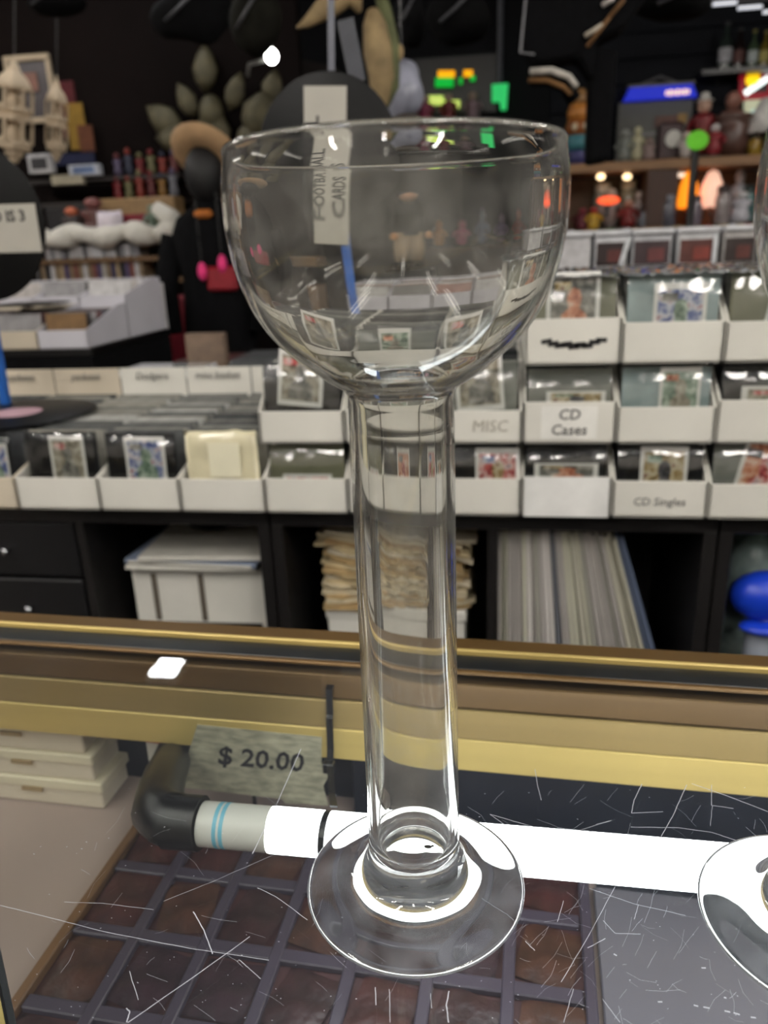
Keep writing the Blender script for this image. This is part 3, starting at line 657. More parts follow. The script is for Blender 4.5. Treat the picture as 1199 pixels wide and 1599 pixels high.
# shrink wrap lying over the top boxes
for k, (xa, xb, lab) in enumerate([(-.02+.04, .165, 'clear crinkled shrink wrap on the top box with painted handle shadow'), (.172, .315, 'shiny crinkled shrink wrap on the top box by CD Singles'), (.32, .455, 'clear crinkled wrap on the top box at the right edge')]):
    g = MB(); n = 18; vs = []
    for i in range(n+1):
        for j in range(n+1):
            vs.append((xa+(xb-xa)*i/n, 1.21+.36*j/n, z3+.127+.006*noise.noise(Vector((i*.9, j*.5, k*3)))+.003*noise.noise(Vector((i*2.1, j*1.7, k)))))
    o = g.add(vs, [(i*(n+1)+j, (i+1)*(n+1)+j, (i+1)*(n+1)+j+1, i*(n+1)+j+1) for i in range(n) for j in range(n)]).build('shrink_wrap', M('wrap_film', (120,122,124), .12, var=.4, scale=14, coat=.7), None, True)
    m = o.modifiers.new('thick', 'SOLIDIFY'); m.thickness = .001
    tag(o, lab, 'plastic wrap', 'shrink wrap on the boxes')

# ------------------------------------------------------------------ round record signs on blue sticks
BLUE = M('blue_painted_wood', (26,92,176), .5, var=.15, scale=20)
PAPER = M('sign_paper', (172,168,158), .6, var=.05)
c = at(512, 236, 1.516)
t = thing('record_sign', 'black record sign with upright white strip reading FOOTBALL CARDS', 'sign', (c.x, c.y, c.z), 0, 'record signs')
record(t, .130, Matrix.Rotation(PI/2, 4, 'X'))
lt_ = -.165; lb = MB().box((-.006, -.0045, -.032), (.078, .0012, .275), Matrix.Rotation(math.radians(3.5), 4, 'Y')).build('paper_strip', PAPER, t)
for body, dx, dz, sz in (('FOOTBALL', -.029, -.030, .036), ('CARDS', .012, -.058, .036)):
    o = text(body, sz, SIGNINK, lb, (dx, -.0056, dz), (0, 0, 0), bold=.0009)
    o.rotation_euler = (PI/2, 0, 0); o.matrix_local = Matrix.Translation((dx, -.0056, dz)) @ Matrix.Rotation(math.radians(3.5)-PI/2, 4, 'Y') @ Matrix.Rotation(PI/2, 4, 'X')
MB().box((.018, .004, -.21), (.019, .005, .30), Matrix.Rotation(math.radians(-2), 4, 'Y')).build('stick', BLUE, t, bevel=.001)
MB().box((.016, .010, .20), (.012, .003, .26), Matrix.Rotation(math.radians(3), 4, 'Y')).build('hanger_strip', M('grey_acrylic', (96,98,108), .25), t)
MB().box((.05, .012, .16), (.03, .003, .10), Matrix.Rotation(math.radians(-10), 4, 'Y')).build('hanger_strip', M('smoky_acrylic', (52,54,62), .25), t)
c = at(-38, 350, 1.47)
t = thing('record_sign', 'black record sign with white strip ending D IS 3 at left edge', 'sign', (c.x, c.y, c.z), 0, 'record signs')
record(t, .146, Matrix.Rotation(PI/2, 4, 'X'))
lb = MB().box((.006, -.004, -.010), (.255, .0012, .088), Matrix.Rotation(math.radians(1), 4, 'Y')).build('paper_strip', PAPER, t)
text('D IS 3', .028, SIGNINK, lb, (.076, -.0052, .010), UPR, bold=.0008)
s0 = at(9, 648, 1.47)-c; s1 = at(-26, 440, 1.47)-c
MB().tube([(s0.x, .006, s0.z), (s1.x, .006, s1.z)], .011, 4).build('stick', BLUE, t)

# ------------------------------------------------------------------ generic small goods
def mc(rgb, rough=.45, **k):
    return M('paint_%d_%d_%d' % tuple(int(v) for v in rgb), rgb, rough, var=.25, scale=30, **k)
def figurine(label, cat, loc, h, body, head, w=None, base=(40,36,34), arms=True, name='figurine', hat=None, group=None):
    t = thing(name, label, cat, loc, random.uniform(-.4, .4), group); w = w or h*.42
    MB().lathe([(0, 0), (w*.45, 0), (w*.45, h*.05), (w*.38, h*.07), (0, h*.07)], 16).build('base', mc(base), t, 'auto')
    MB().lathe([(w*.24, h*.06), (w*.40, h*.18), (w*.34, h*.36), (w*.26, h*.46), (w*.42, h*.60), (w*.34, h*.68), (w*.13, h*.72), (0, h*.73)], 16).build('body', mc(body), t, True)
    if arms:
        for s in (-1, 1): MB().tube([(s*w*.36, 0, h*.62), (s*w*.52, -w*.12, h*.46), (s*w*.34, -w*.30, h*.38)], [w*.11, w*.09, w*.07], 8).build('arm', mc(body), t, True)
    hd = MB().ell((0, 0, h*.83), (w*.25, w*.26, h*.13), 14, 9)
    hd.ell((0, -w*.26, h*.82), (w*.05, w*.07, h*.03), 6, 5)
    hd.build('head', mc(head), t, True)
    if hat: MB().lathe([(w*.32, h*.90), (w*.30, h*.92), (w*.18, h*.93), (w*.14, h*1.02), (0, h*1.04)], 14).build('hat', mc(hat), t, True)
    return t
def bottle(label, loc, h, rgb, lab=None, cap=(30,30,30), name='bottle', group=None):
    t = thing(name, label, 'bottle', loc, 0, group); r = h*.15
    MB().lathe([(0, 0), (r, 0), (r*1.02, h*.04), (r, h*.55), (r*.8, h*.64), (r*.36, h*.72), (r*.34, h*.94), (0, h*.94)], 18).build('body', mc(rgb, .12), t, 'auto')
    MB().lathe([(0, h*.93), (r*.4, h*.93), (r*.4, h), (0, h)], 12).build('cap', mc(cap), t, 'auto')
    if lab: MB().lathe([(r*1.03, h*.16), (r*1.03, h*.46)], 18).build('label', mc(lab, .6), t, True)
    return t
def jar(label, loc, h, w, rgb, lid, cat='jar', group=None):
    t = thing('jar', label, cat, loc, 0, group)
    MB().lathe([(0, 0), (w*.45, 0), (w*.5, h*.08), (w*.5, h*.66), (w*.38, h*.80), (0, h*.80)], 18).build('body', mc(rgb, .15), t, 'auto')
    MB().lathe([(0, h*.79), (w*.40, h*.79), (w*.42, h*.95), (w*.1, h), (0, h)], 16).build('lid', mc(lid), t, 'auto')
    return t
def lampy(label, loc, h, w, rgb, e, base=(60,44,30)):
    t = thing('table_lamp', label, 'lamp', loc, 0)
    MB().lathe([(0, 0), (w*.42, 0), (w*.38, h*.06), (w*.12, h*.12), (w*.16, h*.25), (w*.09, h*.36), (0, h*.36)], 16).build('base', mc(base), t, True)
    MB().lathe([(w*.44, h*.34), (w*.5, h*.45), (w*.42, h*.75), (w*.22, h*.96), (w*.05, h), (0, h)], 20).build('shade', emis('glow_%d_%d_%d' % rgb, rgb, e), t, True)
    return t
def pk(label, cat, loc, d, rgb, name='box', face=None, rz=0.0, group=None):
    t = thing(name, label, cat, loc, rz, group)
    B((0, 0, d[2]/2), d).build('carton', mc(rgb), t, bevel=min(d)*.06)
    if face: B((0, -d[1]/2-.001, d[2]*.5), (d[0]*.7, .002, d[2]*.6)).build('front_print', mc(face), t)
    return t
def sz(px, py, Y, dpx):                        # metres covered by dpx pixels there
    return (at(px+dpx/2, py, Y)-at(px-dpx/2, py, Y)).length

# ------------------------------------------------------------------ record table at the left
xr = -1.236
t = thing('black_table', 'black draped table under the white record boxes at left', 'table', (-1.95, 2.49, 0), 0)
B((0, 0, 1.005), (1.44, .58, .024)).build('top', BLACK, t, bevel=.003)
for s in (-1, 1):
    for q in (-1, 1): B((s*.68, q*.26, .497), (.05, .05, .993)).build('leg', BLACK, t)
B((0, -.285, .50), (1.43, .008, .985)).build('front_drape', BLACKCLOTH, t); B((.715, 0, .50), (.008, .57, .985)).build('side_drape', BLACKCLOTH, t)
LIL = M('lilac_white_card', (212,210,218), .6, var=.06, scale=8)
wn = ['right end', 'second from right', 'third from right', 'fourth from right', 'fifth from right']
for k in range(4):
    xa, xb = xr-.165*(k+1), xr-.165*k
    card_box('front white record box at the %s of the black table' % wn[k], xa, xb, 1.0172, .055, .115, yf=2.2, yb=2.47, mat=LIL if k == 0 else CREAM, cut=.22, group='record table boxes')
    card_box('rear white record box at the %s of the black table' % wn[k], xa, xb, 1.0172, .14, .185, yf=2.475, yb=2.76, mat=LIL, cut=.22, group='record table boxes')
    for j in range(7):
        o = B((0, 0, .05), (.15, .004, .10)).build('record_sleeve', [mc((52,50,54)), mc((150,148,150)), mc((92,60,60)), mc((70,70,78))][(j+k) % 4]); o.location = ((xa+xb)/2, 2.235+j*.032, 1.0205); o.rotation_euler.x = -.15
        tag(o, 'record sleeve in the front box at the %s of the black table' % wn[k], 'record sleeve', 'record sleeves on the black table')
    for j in range(5):
        o = B((0, 0, .09), (.15, .006, .18)).build('record_sleeve', [mc((208,206,206)), mc((160,158,160)), mc((196,190,186)), mc((88,84,84)), mc((214,212,214))][(j*2+k) % 5]); o.location = ((xa+xb)/2, 2.52+j*.045, 1.0205); o.rotation_euler.x = -.12
        tag(o, 'tall record sleeve in the rear box at the %s of the black table' % wn[k], 'record sleeve', 'record sleeves on the black table')
o = B((0, 0, .05), (.13, .004, .10)).build('divider_card', mc((128,98,64), .7)); o.location = (xr-.075, 2.216, 1.0205); o.rotation_euler.x = -.10
tag(o, 'brown cardboard divider at the front of the right end record box', 'divider')
p = at(50, 484, 2.33); t = thing('vinyl_record', 'black record lying on the open boxes of the black table', 'record', (p.x, 2.33, 1.145), 0); record(t, .12, Matrix())
for k, (px, w, rgb) in enumerate([(75, 55, (70,68,72)), (135, 40, (150,148,148)), (190, 50, (110,96,90)), (235, 40, (58,50,50))]):
    p = at(px, 465, 2.85); pk(['slate', 'pale grey', 'taupe', 'dark brown'][k]+' framed album standing behind the record boxes', 'album', (p.x, 2.85, 0), (sz(px, 465, 2.85, w), .03, at(px, 442, 2.85).z), (222,220,222), name='album', face=rgb)

# ------------------------------------------------------------------ rack with white drape
YR = 3.6; xa, xb = at(70, 370, YR).x-.1, at(287, 370, YR).x; zr = 1.355
t = thing('wire_rack', 'dark metal rack draped with white cloth at left', 'rack', ((xa+xb)/2, YR+.25, 0), 0); w = xb-xa
for s in (-1, 1):
    for q in (-1, 1): MB().tube([(s*(w/2-.02), q*.22, 0), (s*(w/2-.02), q*.22, zr-.02)], .012, 8).build('post', M('dark_steel', (44,42,42), .4, .6), t, True)
for z in (.3, .75, at(180, 437, YR).z, at(180, 402, YR).z+.0): B((0, 0, z-.01), (w, .48, .02)).build('shelf_board', M('shelf_brown', (112,84,56), .5), t)
B((0, 0, zr-.01), (w, .48, .02)).build('shelf_board', M('dark_shelf', (40,34,32), .5), t)
p_, q_ = at(292, 405, YR-.05), at(292, 350, YR-.05); B((p_.x-(xa+xb)/2, -.28, (p_.z+q_.z)/2), (.028, .012, q_.z-p_.z)).build('blue_strip', BLUE, t)
t2 = thing('white_drape', 'white fabric bunched along the top of the dark rack', 'cloth', ((xa+xb)/2, YR+.02, zr), 0)
g = MB(); n = 40
pts = [(-w/2+w*i/n, -.02-.02*math.sin(i*.9), .02+.012*math.sin(i*.5+1)) for i in range(n+1)]
g.tube(pts, [.045+.010*math.sin(i*.7) for i in range(n+1)], 12); g.build('roll', M('white_fabric', (226,222,212), .85, var=.06, bump=.2), t2, True)
MB().tube([(-w/2+.03, -.02, .02), (-w/2+.02, -.03, .09), (-w/2+.05, -.02, .16)], [.05, .045, .035], 10).build('bunch', _mats['white_fabric'], t2, True)
MB().tube([(w/2-.02, -.02, .02), (w/2-.05, -.03, .08), (w/2-.12, -.02, .13)], [.055, .045, .03], 10).build('bunch', _mats['white_fabric'], t2, True)
def onrack(px, dy=.22): return (at(px, 345, YR+dy).x, YR+dy, zr)
figurine('orange-faced bust on the draped rack', 'bust', onrack(114), .17, (60,50,48), (206,112,78), .13, arms=False)
figurine('dark pink bust beside the white bag on the rack', 'bust', onrack(149), .21, (96,58,54), (134,84,80), .17, arms=False)
t = thing('white_bag', 'small white plastic bag on the draped rack', 'bag', onrack(172, .12), 0); puffy(.13, .13, .09, 10, .012, 4).build('bag_body', M('white_pouch', (226,216,226), .4), t, True)
pk('dark red tin box on the draped rack', 'box', onrack(208), (.19, .1, .115), (120,16,34))
figurine('small green statuette right of the red tin', 'statuette', onrack(238, .15), .16, (104,120,104), (120,130,110), .08)
figurine('white cat figurine at the right end of the draped rack', 'figurine', onrack(270, .16), .13, (226,222,216), (224,196,170), .12, arms=False)
pk('long tan carton at the back of the draped rack', 'carton', onrack(222, .40), (.42, .14, .2), (152,122,84), name='carton')
pk('black case at the back left of the draped rack', 'case', onrack(120, .40), (.26, .14, .17), (30,29,31), name='case')
for k in range(22):                             # narrow cases on the two lower boards
    px = 80+k*7.2; z0 = at(180, 437, YR).z
    rgb = random.choice([(206,204,206), (60,58,90), (130,80,70), (190,186,180), (44,42,48), (140,120,96), (88,76,110), (170,150,120)])
    o = B((0, 0, .055), (.018, .12, .11)).build('disc_case', mc(rgb), bevel=.001); o.location = (at(px, 437, YR+.09).x, YR+.09, z0); tag(o, 'narrow disc case in the lower row of the draped rack', 'case', 'cases on the draped rack')
    if k < 20:
        o = B((0, 0, .035), (.02, .12, .07)).build('disc_case', mc(random.choice([(220,220,224), (200,198,200), (90,88,92), (150,150,156)]))); o.location = (at(px+6, 402, YR+.09).x, YR+.09, at(180, 402, YR).z); tag(o, 'pale disc case in the upper row of the draped rack', 'case', 'cases on the draped rack')

# ------------------------------------------------------------------ dark partition with things hung on it (left back)
YP = 4.55
pt = B((-2.75, YP+.03, 1.35), (3.3, .06, 2.7)).build('display_partition', M('brown_black_board', (20,14,13), .9, spec=.1, var=.3, scale=3)); tag(pt, 'dark brown display partition behind the left rack', 'partition')
STONE = M('cream_stone', (204,184,156), .7, var=.12, scale=12)
def lantern(label, px, y0, y1, wpx, Y):
    top, bot = at(px, y0, Y), at(px, y1, Y); h = top.z-bot.z; w = sz(px, (y0+y1)/2, Y, wpx)/2
    t = thing('hanging_lantern', label, 'lantern', (bot.x, Y, bot.z), 0, 'cream pagoda lanterns')
    t.rotation_euler.y = (top.x-bot.x)/h
    MB().lathe([(0, 0), (w*.25, .02*h), (w*.3, .06*h), (w*.5, .08*h), (w*.5, .12*h), (w*.9, .14*h), (w*.95, .20*h), (w*.55, .27*h), (w*.3, .33*h), (w*.28, .40*h), (0, .40*h)], 6).build('lower_bell', STONE, t)
    MB().lathe([(0, .40*h), (w, .40*h), (w, .44*h), (w*.8, .455*h), (w*.95, .50*h), (w*.55, .56*h), (w*.3, .61*h), (w*.28, .68*h), (0, .68*h)], 6).build('upper_bell', STONE, t)
    MB().lathe([(0, .68*h), (w*.95, .68*h), (w*.95, .72*h), (w*.75, .78*h), (w*.35, .84*h), (w*.22, .90*h), (w*.12, .92*h), (0, h)], 6).build('spire', STONE, t)
    for k in range(6):
        a = 2*PI*(k+.5)/6
        for z0, z1 in ((.2, .41), (.48, .69)): MB().tube([(w*.85*math.cos(a), w*.85*math.sin(a), z0*h), (w*.85*math.cos(a), w*.85*math.sin(a), z1*h)], w*.09, 6).build('column', STONE, t)
    MB().tube([(0, 0, h*.98), (0, 0, ZT-bot.z)], .004, 5).build('hanging_wire', BLACK, t)
lantern('large cream pagoda lantern hanging at the left edge', 22, 78, 256, 56, 4.0)
lantern('smaller cream pagoda lantern hanging right of the framed picture', 88, 112, 254, 34, 4.15)
a, b = at(28, 190, YP-.03), at(68, 88, YP-.03)
t = thing('picture_frame', 'cream framed dark picture between the two lanterns', 'picture', ((a.x+b.x)/2, YP-.02, a.z), 0); w, h = abs(b.x-a.x)+.03, b.z-a.z
for x in (-w/2, w/2): B((x, 0, h/2), (.025, .03, h)).build('frame_side', STONE, t, bevel=.004)
for z in (0, h): B((0, 0, z), (w+.025, .03, .03)).build('frame_side', STONE, t, bevel=.004)
B((0, .008, h/2), (w, .01, h)).build('picture', M('dark_print', (58,48,52), .4, var=.7, scale=9), t); B((-.02, -.001, h*.62), (w*.5, .006, h*.3)).build('figure_print', mc((132,84,66)), t)
for k, (x0, x1, y0, y1, rgb, lab) in enumerate([(96, 112, 125, 215, (84,18,26), 'dark red banner hanging right of the lanterns'), (112, 128, 160, 235, (150,116,40), 'mustard yellow banner strip beside the dark red banner'), (128, 145, 195, 238, (104,58,34), 'short rust brown banner on the dark partition'), (62, 150, 238, 262, (22,28,62), 'dark blue cloth hanging low under the lanterns')]):
    a, b = at(x0, y1, YP-.02), at(x1, y0, YP-.02)
    o = B((0, 0, 0), (b.x-a.x, .012, b.z-a.z)).build('banner', mc(rgb, .8), bevel=.003); o.location = ((a.x+b.x)/2, YP-.007-.0125*k, (a.z+b.z)/2); tag(o, lab, 'banner')
for k, (x0, x1, y0, y1, rgb, fc, lab) in enumerate([(50, 80, 240, 272, (216,214,216), (60,58,62), 'white letter card leaning below the lanterns'), (112, 156, 256, 276, (206,210,220), (110,130,170), 'white and blue flat carton under the lanterns'), (85, 130, 272, 290, (186,178,156), None, 'pale straw bundle under the lanterns')]):
    a, b = at(x0, y1, 4.3), at(x1, y0, 4.3)
    pk(lab, 'carton', ((a.x+b.x)/2, 4.3, a.z), (b.x-a.x, .05, b.z-a.z), rgb, name='carton', face=fc)
# ledge on the partition with crowded toys
za = at(230, 312, 4.35).z; xa, xb = at(45, 300, 4.35).x, at(285, 300, 4.35).x
lg = B(((xa+xb)/2, 4.38, za-.012), (xb-xa, .28, .024)).build('ledge', M('dark_shelf', (40,34,32), .5)); tag(lg, 'dark ledge crowded with red toys on the partition', 'shelf')
lg2 = B(((xa+xb)/2, 4.42, at(230, 275, 4.42).z-.01), (xb-xa, .2, .02)).build('ledge', _mats['dark_shelf']); tag(lg2, 'dark upper ledge of small toys on the partition', 'shelf')
tcol = [((110,18,26), 'crimson'), ((92,32,34), 'brick red'), ((84,74,100), 'purple'), ((110,106,72), 'olive'), ((130,92,36), 'amber'), ((46,50,70), 'navy'), ((130,46,34), 'vermilion'), ((110,110,118), 'silver')]
tk = 0
for row, (py, Y, hh) in enumerate([(312, 4.33, .15), (275, 4.40, .14)]):
    for k in range(6):
        rgb, nmn = tcol[(k*3+row*2) % 8]; px = 186+k*17.5
        z0 = za if row == 0 else at(230, 275, 4.42).z
        figurine('small %s toy figure, %s on the %s partition ledge' % (nmn, ['leftmost','second from left','third from left','third from right','second from right','rightmost'][k], ['lower', 'upper'][row]), 'toy', (at(px, py, Y).x, Y, z0), hh*random.uniform(.85, 1.15), rgb, tcol[(k*5+1) % 8][0], .062, name='toy_figure', arms=False, group='toys on the partition ledges')
# dull gold leafy ornament on the partition
c = at(328, 175, YP-.1)
t = thing('leaf_ornament', 'dull gold ornament with spread pointed leaves on the partition', 'ornament', (c.x, YP-.08, c.z), 0)
GL = M('dull_gold_leaf', (84,78,56), .55, .3, var=.35, scale=14, bump=.2)
k0 = sz(325, 185, YP-.1, 125)/100
for ox, oz, ang, l, wd in [(-5, 48, 5, 55, 18), (-62, -5, -50, 58, 20), (-48, -28, -80, 50, 18), (60, -5, 35, 62, 24), (48, -30, 70, 48, 20), (0, -20, 0, 60, 26), (-30, 15, -25, 45, 14), (32, 20, 25, 46, 14), (78, 22, 20, 40, 15)]:
    m4 = Matrix.Translation((ox*k0, random.uniform(-.03, .03), oz*k0)) @ Matrix.Rotation(math.radians(ang), 4, 'Y')
    MB().lathe([(0, -l*.5*k0), (wd*.7*k0, -l*.25*k0), (wd*.9*k0, 0), (wd*.55*k0, l*.28*k0), (0, l*.5*k0)], 10, mat=m4 @ Matrix.Diagonal((1, .35, 1, 1))).build('leaf', GL, t, True)
MB().ell((0, 0, 0), (.07, .05, .09), 14, 9).build('core', GL, t, True)

# ------------------------------------------------------------------ costume stand with hat
Yc = 3.0; hx = at(318, 250, Yc)
t = thing('costume_stand', 'black-clad costume stand with red sash under the tan hat', 'costume', (hx.x, Yc, 0), 0)
MB().lathe([(0, 0), (.16, 0), (.16, .02), (.02, .03), (.02, .8), (0, .8)], 20).build('stand', BLACK, t, 'auto')
zt = hx.z
g = MB().lathe([(.10, .78), (.15, .95), (.13, zt-.42), (.16, zt-.27), (.13, zt-.20), (.05, zt-.15), (.045, zt-.12)], 20, mat=Matrix.Diagonal((1, .65, 1, 1))); g.build('coat', BLACKCLOTH, t, True)
MB().ell((0, 0, zt-.05), (.075, .085, .105), 16, 10).build('head', M('black_head', (12,11,12), .6), t, True)
for s in (-1, 1): MB().tube([(s*.15, 0, zt-.26), (s*.20, -.02, zt-.45), (s*.17, -.06, zt-.62)], [.05, .045, .035], 10).build('sleeve', BLACKCLOTH, t, True)
B((.06, -.095, zt-.42), (.12, .02, .09)).build('sash', mc((140,18,34)), t, bevel=.01)
B((0.01, -.09, zt-.19), (.07, .03, .03)).build('scarf', mc((190,110,40)), t, bevel=.01)
t = thing('brimmed_hat', 'tan wide-brimmed hat tilted back on the black costume stand', 'hat', (hx.x, Yc, zt+.008), 0)
t.rotation_euler = (-.75, .15, 0)
MB().lathe([(.05, .0), (.085, -.008), (.12, .004), (.132, .028), (.124, .032), (.088, .008), (.075, .02), (.07, .075), (.045, .10), (0, .098)], 28).build('felt', M('tan_felt', (176,142,104), .85, var=.12, bump=.2), t, True)
MB().lathe([(.077, .02), (.0755, .042)], 28).build('band', M('brown_band', (94,66,48), .6), t, True)
for k, (px, py, lab) in enumerate([(316, 424, 'hot pink pompom hanging by the costume stand'), (347, 412, 'hot pink pompom nearest the glass bowl')]):
    c = at(px, py, 2.9); t = thing('pompom', lab, 'pompom', (c.x, 2.9, c.z), 0)
    MB().ell((0, 0, 0), (.018, .018, .034), 12, 8).build('tuft', mc((236,60,130), .8), t, True); MB().tube([(0, 0, .04), (0, 0, .25)], .003, 5).build('cord', BLACK, t)
c = at(277, 488, 3.3); pk('dark red seat cushion box behind the record table', 'seat', (c.x, 3.3, 0), (.19, .2, at(277, 462, 3.3).z), (126,20,38), name='seat')
c = at(370, 440, 3.2)
t = thing('tan_bench', 'tan wooden bench below the costume stand', 'bench', (c.x+.06, 3.40, 0), 0)
B((0, 0, at(330, 440, 3.2).z), (.42, .25, .06)).build('seat', M('tan_wood', (150,120,90), .6), t, bevel=.006)
for s in (-1, 1): B((s*.17, 0, .52), (.05, .2, 1.02)).build('leg', _mats['tan_wood'], t)
c = at(350, 560, 2.3)
t = thing('wooden_stool', 'dark brown bentwood stool behind the low boxes', 'stool', (c.x, 2.3, 0), .3)
MB().lathe([(0, .93), (.16, .93), (.165, .95), (.15, .965), (0, .97)], 24).build('seat', M('dark_red_wood', (66,30,24), .4), t, 'auto')
for k in range(4):
    a = PI/4+k*PI/2; MB().tube([(.13*math.cos(a), .13*math.sin(a), .94), (.16*math.cos(a), .16*math.sin(a), .5), (.19*math.cos(a), .19*math.sin(a), 0)], [.02, .018, .015], 8).build('leg', _mats['dark_red_wood'], t, True)
c = at(325, 560, 2.05); pk('tan board leaning by the bentwood stool', 'board', (c.x, 2.05, 0), (.11, .03, at(325, 520, 2.05).z), (128,108,92), name='board')
c = at(470, 560, 2.0); pk('grey carton under shiny plastic behind the low boxes', 'carton', (c.x, 2.0, 0), (.34, .2, at(470, 552, 2.0).z), (70,72,74), name='carton')
c = at(262, 560, 1.95)
t = thing('glossy_packet', 'shiny clear wrapped packet lying behind the low box flaps', 'packet', (c.x, 1.95, 0), 0)
B((0, 0, c.z/2-.02), (.2, .12, c.z-.05)).build('block', mc((60,60,64)), t); B((0, 0, c.z-.03), (.22, .14, .02)).build('film', M('bright_film', (226,228,230), .1, coat=1.0), t, bevel=.004)

# ------------------------------------------------------------------ white boxes seen through the bowl, and bins at the right
t = thing('bin_table', 'black low table behind the bowl carrying white boxes', 'table', (-.20, 2.55, 0), 0)
B((0, 0, .975), (.58, .46, .03)).build('top', BLACK, t, bevel=.003); B((0, -.22, .48), (.58, .008, .96)).build('front_drape', BLACKCLOTH, t)
for s in (-1, 1): B((s*.26, .18, .48), (.04, .04, .96)).build('leg', BLACK, t)
for k in range(4):
    xa = -.49+.145*k
    card_box('white card box %s on the low black table behind the bowl' % ['leftmost', 'second from left', 'second from right', 'rightmost'][k], xa, xa+.1445, .9905, .075, .12, yf=2.34, yb=2.72, mat=LIL, cut=.2, group='white boxes on the low table')
    for j in range(6):
        o = B((0, 0, .055), (.13, .004, .11)).build('record_sleeve', [mc((190,188,186)), mc((120,118,116)), mc((160,120,110)), mc((206,204,204))][(j+k) % 4]); o.location = (xa+.0725, 2.39+j*.055, .994); o.rotation_euler.x = -.12
        tag(o, 'card sleeve in the %s white box on the low black table' % ['leftmost', 'second from left', 'second from right', 'rightmost'][k], 'sleeve', 'sleeves on the low table')
ztb = at(1050, 415, 2.3).z
t = thing('bin_table', 'black tall table under the white bins at right', 'table', (.78, 2.55, 0), 0)
B((0, 0, ztb-.02), (1.36, .5, .04)).build('top', BLACK, t, bevel=.003); B((0, -.24, ztb/2-.03), (1.36, .008, ztb-.06)).build('front_drape', BLACKCLOTH, t)
for s in (-1, 1): B((s*.62, .2, ztb/2-.02), (.04, .04, ztb-.04)).build('leg', BLACK, t)
for k, (x0, x1, lab, col, win) in enumerate([(868, 925, 'plain white bin next to the glass bowl', (206,204,206), None), (927, 982, 'white lidded bin with black window and clear tag', (224,224,228), (40,24,24)), (985, 1052, 'white lidded bin with dim red goods in the window', (196,196,200), (56,38,42)), (1056, 1124, 'white lidded bin showing rust red goods', (220,220,222), (86,44,38)), (1127, 1185, 'white lidded bin at the right edge with dark goods', (190,186,184), (44,32,30)), (1188, 1245, 'white bin cut by the right edge', (196,192,190), (60,44,40))]):
    a, b = at(x0, 415, 2.32), at(x1, 370, 2.32); w, h = b.x-a.x, .085
    t = thing('lidded_bin', lab, 'bin', ((a.x+b.x)/2, 2.5, ztb), 0, 'white bins at the right')
    B((0, 0, h*.5), (w-.004, .34, h)).build('tub', mc(col), t, bevel=.003)
    B((0, 0, h+.006), (w, .36, .014)).build('lid', mc((226,226,230)), t, bevel=.003)
    if win:
        f = B((0, -.171, h*.42), (w*.86, .003, h*.72)).build('window', mc(win), t)
        B((w*.1, -.1735, h*.36), (w*.4, .003, h*.4)).build('goods', mc((win[0]+50, win[1]+16, win[2]+12)), f)
    if k in (1, 3): MB().box((w*.4, -.182, h*.5), (.012, .003, h*.9), Matrix.Rotation(.25 if k == 1 else 0, 4, 'Y')).build('clear_tag', mc((214,216,220), .15), t)

# ------------------------------------------------------------------ wooden wall shelf with collectables (right back)
YW, zt = 4.4, 1.638; DW = .36; xa, xb = at(882, 260, YW).x, 2.2; zl = 1.315
WOOD = M('shelf_wood', (150,112,76), .5, var=.2, scale=8, stretch=(1,1,10)); DWOOD = M('dark_wood', (66,38,24), .5, var=.25, scale=8, stretch=(8,1,1))
t = thing('wooden_shelf', 'long brown wooden shelf crowded with collectables at right', 'shelf', ((xa+xb)/2, YW+DW/2, 0), 0); cx = (xa+xb)/2; w = xb-xa
B((0, 0, zt-.02), (w, DW, .045)).build('top_board', WOOD, t, bevel=.003); B((0, 0, zl-.015), (w, DW, .03)).build('lower_board', DWOOD, t, bevel=.003)
B((0, 0, .55), (w, DW, .03)).build('lower_board', DWOOD, t); B((0, DW/2-.01, .8), (w, .012, 1.58)).build('back_panel', M('warm_back_panel', (112,84,60), .6, var=.2), t)
B((-w/2+.015, 0, .80), (.03, DW-.03, 1.58)).build('upright', DWOOD, t); B((w/2-.015, 0, .80), (.03, DW-.03, 1.58)).build('upright', DWOOD, t)
B((at(1033, 310, YW).x-cx, -.02, (zt+zl)/2-.02), (sz(1033, 310, YW, 46), DW-.05, zt-zl-.05)).build('upright', DWOOD, t)
def ws(px, dy=.14, z=zt+.0025): return (at(px, 255, YW+dy).x, YW+dy, z)
tk_ = thing('carved_totem', 'tall orange and teal carved totem at the left of the wooden shelf', 'totem', ws(902), 0); h = at(902, 132, YW).z-zt
for i, (rgb, r0, r1) in enumerate([((60,60,110), .050, .060), ((70,130,140), .062, .066), ((150,88,40), .066, .060), ((196,128,60), .060, .052), ((150,112,70), .048, .02)]):
    z0, z1 = h*i*.2, h*(i+1)*.2
    MB().lathe([(0, z0), (r0, z0), (r0*1.06, (z0+z1)/2), (r1, z1), (0, z1)], 14).build('carved_block', mc(rgb), tk_, True)
for s in (-1, 1): MB().ell((s*.025, -.058, h*.5), (.016, .012, .02), 8, 6).build('eye', mc((220,210,180)), tk_, True)
figurine('pale grey statuette right of the totem', 'statuette', ws(974), .17, (120,124,118), (150,152,146), .09)
figurine('cream standing statuette on the wooden shelf', 'statuette', ws(993), .18, (186,182,150), (196,192,160), .08)
figurine('pinkish crouching figure on the wooden shelf', 'figurine', ws(1012, .12), .12, (140,120,116), (156,136,128), .09, arms=False)
t = thing('mantel_clock', 'dark maroon mantel clock with white round dial', 'clock', ws(1042), 0)
